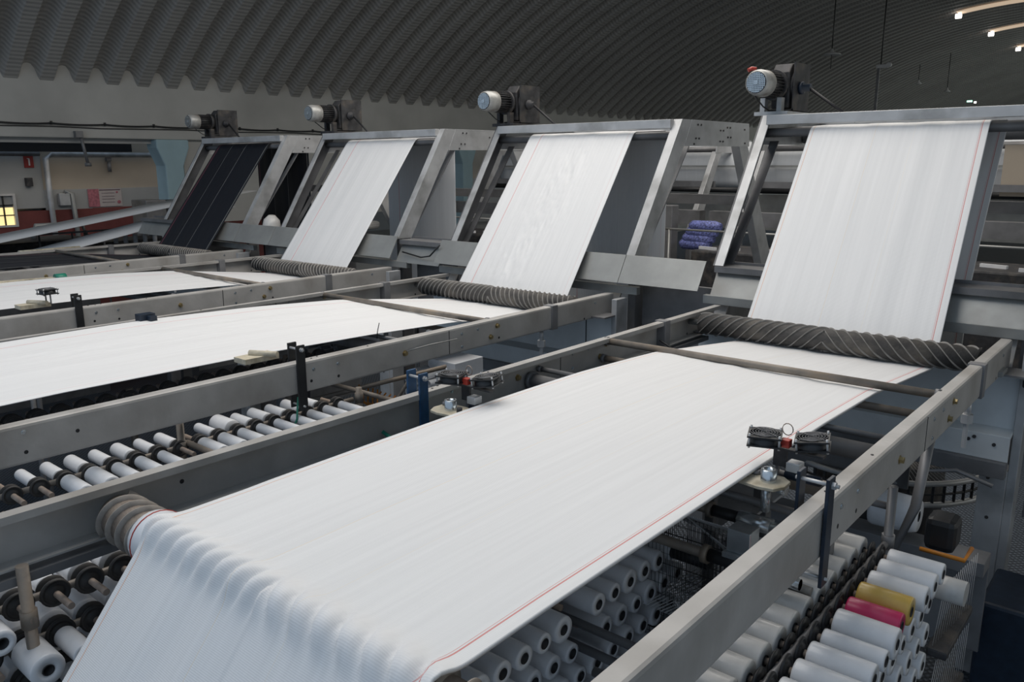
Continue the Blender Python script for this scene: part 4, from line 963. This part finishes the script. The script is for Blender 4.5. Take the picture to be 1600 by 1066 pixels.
tag(MB().tube([(-4.5, 3.6, 1.66), (-3.8, 3.45, 1.66)], .028, 12).build('lying_pipe', 'plate'), 'thick pale pipe lying below the second right rail', 'pipe')
tag(MB().box((-4.9, 4.5, 1.60), (-3.3, 4.55, 2.0)).build('machine_cover', 'gald'), 'grey sheet cover seen below the second right rail', 'panel') if False else None
# dark beam under the left rail web of the nearest machine
tag(MB().box((-2.80, -.5, 1.985), (-2.73, 5.5, 2.015)).build('lower_strip', 'gald'), 'thin steel strip running just below the left rail of the nearest machine', 'strip')
# white cloth pieces seen low between the second and nearest machine
for (x0, x1, y, z0, z1, lab) in ((-3.92, -3.74, 6.28, 1.60, 1.93, 'white slanted cloth piece below the wide cover plate'), (-2.72, -2.52, 4.45, 1.72, 1.90, 'small white cloth piece below the left end of the cross tubes')):
    tag(MB().prism([(x0, z0), (x1, z0), (x1, z1), (x0+.08, z1-.03)], 'y', y, y+.006).build('cloth_piece', 'cloth5'), lab, 'cloth')
tag(MB().box((-4.85, 5.95, 2.20), (-3.86, 5.96, 2.32)).build('cloth_piece', 'cloth5'), 'white cloth strip showing under the cover plate by the wrinkled cloth', 'cloth')

# ------------------------------------------------------------------ far left machines
def band(pts, wx, label):
    b = MB(); uv = []
    for (y, z, x) in pts:
        b.v += [Vector((x-wx, y, z)), Vector((x, y, z))]; uv += [(0, y), (1, y)]
    for j in range(len(pts)-1): b.f.append((2*j, 2*j+1, 2*j+3, 2*j+2)); b.sm.append(True)
    o = tag(b.build('woven_cloth', 'cloth5', uv=uv, fix=False), label, 'cloth'); s_ = o.modifiers.new('t', 'SOLIDIFY'); s_.thickness = .01
band([(3.0, 2.0, -13.5), (4.24, 2.17, -13.5), (6.87, 2.57, -13.5), (8.6, 2.80, -13.5)], 1.0, 'long pale cloth band rising at the far left edge')
band([(4.6, 2.02, -12.6), (5.0, 2.10, -12.6), (6.3, 2.35, -12.6), (7.6, 2.58, -12.6)], .9, 'second pale cloth band rising behind the black cloth')
o = tag(MB().box((-13.2, 1.0, 0), (-12.1, 5.0, 2.02)).build('cloth_tray', 'gald'), 'dark tray at the far left below the pale cloth band', 'tray')
tag(MB().cyl((-12.35, 4.1, 2.082), (-12.35, 4.9, 2.082), .06, 14).build('cloth_roll', 'cream'), 'pale roll lying at the far left behind the black cloth', 'roll')
for j in range(6):
    tag(MB().cyl((-13.2+.08*j, 5.8+.12*j, 2.06), (-13.2+.08*j, 5.8+.12*j, 2.2), .035, 10).build('white_spool', 'yarn'), 'small white spool at the far left, %s from the left' % ORDW[j], 'spool', 'white spools at the far left')
e = empty('dark_machine', (-14.6, 5.5, 0), 'dark loom below the bright window at the far left', 'machine')
MB().box((-15.4, 3.4, 1.4), (-14.2, 5.9, 2.08)).build('body', 'dark', e, bevel=.03)
MB().tube([(-14.9, 5.2, 2.08), (-14.9, 5.25, 2.28), (-14.9, 6.0, 2.28), (-14.9, 6.05, 2.05)], .05, 8).build('pale_hoop', 'plate', e)
MB().box((-15.2, 5.9, 1.2), (-14.4, 7.2, 1.98)).build('side_frame', 'dark', e)
e = empty('control_cabinet', (-15.5, 8.2, 0), 'dark green-grey cabinet in front of the pale blue column', 'cabinet')
MB().box((-15.9, 7.35, 0), (-15.3, 7.75, 2.62)).build('body', 'gald', e, bevel=.02); MB().box((-15.9, 7.75, 0), (-15.3, 8.2, 2.60)).build('dark_half', 'black', e, bevel=.05)
for j, y in enumerate((5.0, 5.5, 6.0, 6.5, 7.1, 7.6)):
    tag(MB().cyl((-14.1, y, 0), (-14.1, y, 2.22), .015, 8).build('guard_post', 'gald'), 'thin grey guard post at the far left, %s from the left' % ORDW[j], 'post', 'guard posts at the far left')
tag(MB().cyl((-14.1, 4.8, 2.2), (-14.1, 7.7, 2.22), .015, 8).build('guard_rail', 'gald'), 'thin horizontal guard rail at the far left', 'rail')
# green tarp or bag between the third and fourth gantry
tag(MB().lathe((-9.0, 5.90, 2.42), (-8.95, 5.91, 2.9), [(0, .02), (.0, .11), (.08, .12), (.18, .10), (.24, .04)], 12).build('plastic_bag', 'yarnw'), 'clear crumpled plastic bag between the black cloth gantry and the next', 'bag')
tag(MB().box((-10.5, 7.6, 2.3), (-9.7, 8.3, 2.42)).build('folded_cloth', 'yarnw', bevel=.04), 'pale folded cloth heap behind the black cloth', 'cloth')

# ------------------------------------------------------------------ rear row of machines (mirrored), seen between the gantries
YM = 10.5
for i in range(4):
    gantry(i, flip=YM, label=['rear gantry seen behind the nearest rising cloth', 'rear gantry seen left of the nearest gantry', 'rear gantry seen behind the second gantry', 'rear gantry farthest to the left'][i], rear=True)
    (nl, nr), (bl, br), (tl, tr) = geo[i]
    xa, xb = tl-.78, tr+.76
    pth = [(13.80, 3.62, xa, xb), (13.70, 3.50, xa, xb), (13.62, 3.2, xa, xb), (13.70, 2.84, xa, xb)]
    tag(MB().box((xa, 13.50, 3.19), (xb, 13.54, 3.225)).build('rear_rail', 'plate'), 'pale rail across the rear cloth, %s from the right' % ORDW[i], 'rail', 'rails across the rear cloths')
    tag(MB().cyl((xa, 13.5, 2.80), (xb, 13.5, 2.80), .05, 12).build('rear_roller', 'black'), 'dark roller under the rear cloth, %s from the right' % ORDW[i], 'roller', 'rollers under the rear cloths')
    tag(MB().box((xa, 13.9, 2.1), (xb, 13.95, 2.72)).build('rear_partition', 'plate'), 'grey panel below the rear cloth, %s from the right' % ORDW[i], 'panel', 'panels of the rear row')
    cloth(pth, 'cloth5', ['pale cloth on the rear gantry behind the nearest one', 'pale cloth on the rear gantry left of the nearest machine', 'pale cloth on the rear gantry behind the second machine', 'pale cloth on the leftmost rear gantry'][i], nu=12, step=.1)
    tag(MB().box((GX[i][0]-.3, 12.0, 2.30), (GX[i][1]+.3, 12.2, 2.52)).build('rear_beam', 'gald'), 'dark cross beam of the rear gantry, %s from the right' % ORDW[i], 'beam', 'beams of the rear row')
    tag(MB().box((GX[i][0]+.15, 10.6, 0), (GX[i][1]-.15, 11.6, 2.05)).build('rear_machine_body', 'dark', bevel=.03), 'dark machine body behind the front gantries, %s from the right' % ORDW[i], 'machine', 'machine bodies of the rear row')
    hr = MB().cyl((GX[i][0]-.2, 10.4, 2.35), (GX[i][1]+.4, 10.4, 2.35), .015, 8).build('rear_handrail', 'plate')
    for xx in (GX[i][0]-.1, GX[i][1]+.3): MB().cyl((xx, 10.4, 0), (xx, 10.4, 2.35), .015, 8).build('rail_post', 'plate', hr)
    tag(hr, 'thin pale handrail behind the gantries, %s from the right' % ORDW[i], 'handrail', 'handrails behind the gantries')
    for j in range(5):
        x = GX[i][0]+.3+.4*j+R2.uniform(-.1, .1)
        tag(MB().rbox((x, 10.75+.1*(j % 3), 2.071), (.30, .05, .04), Matrix.Rotation(R2.uniform(-.3, .3), 3, 'Z')).build('white_stick', 'yarn'), 'white strip lying on the rear machine body %s from the right, %s from its left' % (ORDW[i], ORDW[j]), 'strip', 'white strips on the rear machines')
for j in range(4):
    tag(MB().lathe((-5.95+.05*j, 10.9, 2.10+.09*j), (-4.5, 10.9, 2.10+.09*j), [(0, .04), (.05, .08), (.4, .085), (.5, .05)], 12).build('fabric_bundle', 'bluefab'), 'blue and white fabric bundle behind the gantries, %s from the bottom' % ORDW[j], 'fabric', 'blue fabric bundles')
tag(MB().box((-6.35, 10.75, 0), (-6.02, 10.95, 2.66)).build('brown_box', 'gald', bevel=.01), 'brown-grey upright box left of the blue fabric bundles', 'box')
tag(MB().box((-7.65, 9.6, 0), (-7.1, 10.0, 2.9)).build('yellow_cabinet', 'yelpaint', bevel=.02), 'yellow cabinet seen between second and third gantries', 'cabinet')
tag(MB().box((-2.25, 13.2, 2.80), (-1.1, 13.24, 3.50)).build('cardboard_panel', 'beige'), 'tan panel behind the right edge of the nearest gantry', 'panel')

# remove unused bobbin prototypes
for k, (o, used) in PROTO.items():
    if not used:
        for c in list(o.children): bpy.data.objects.remove(c)
        bpy.data.objects.remove(o)
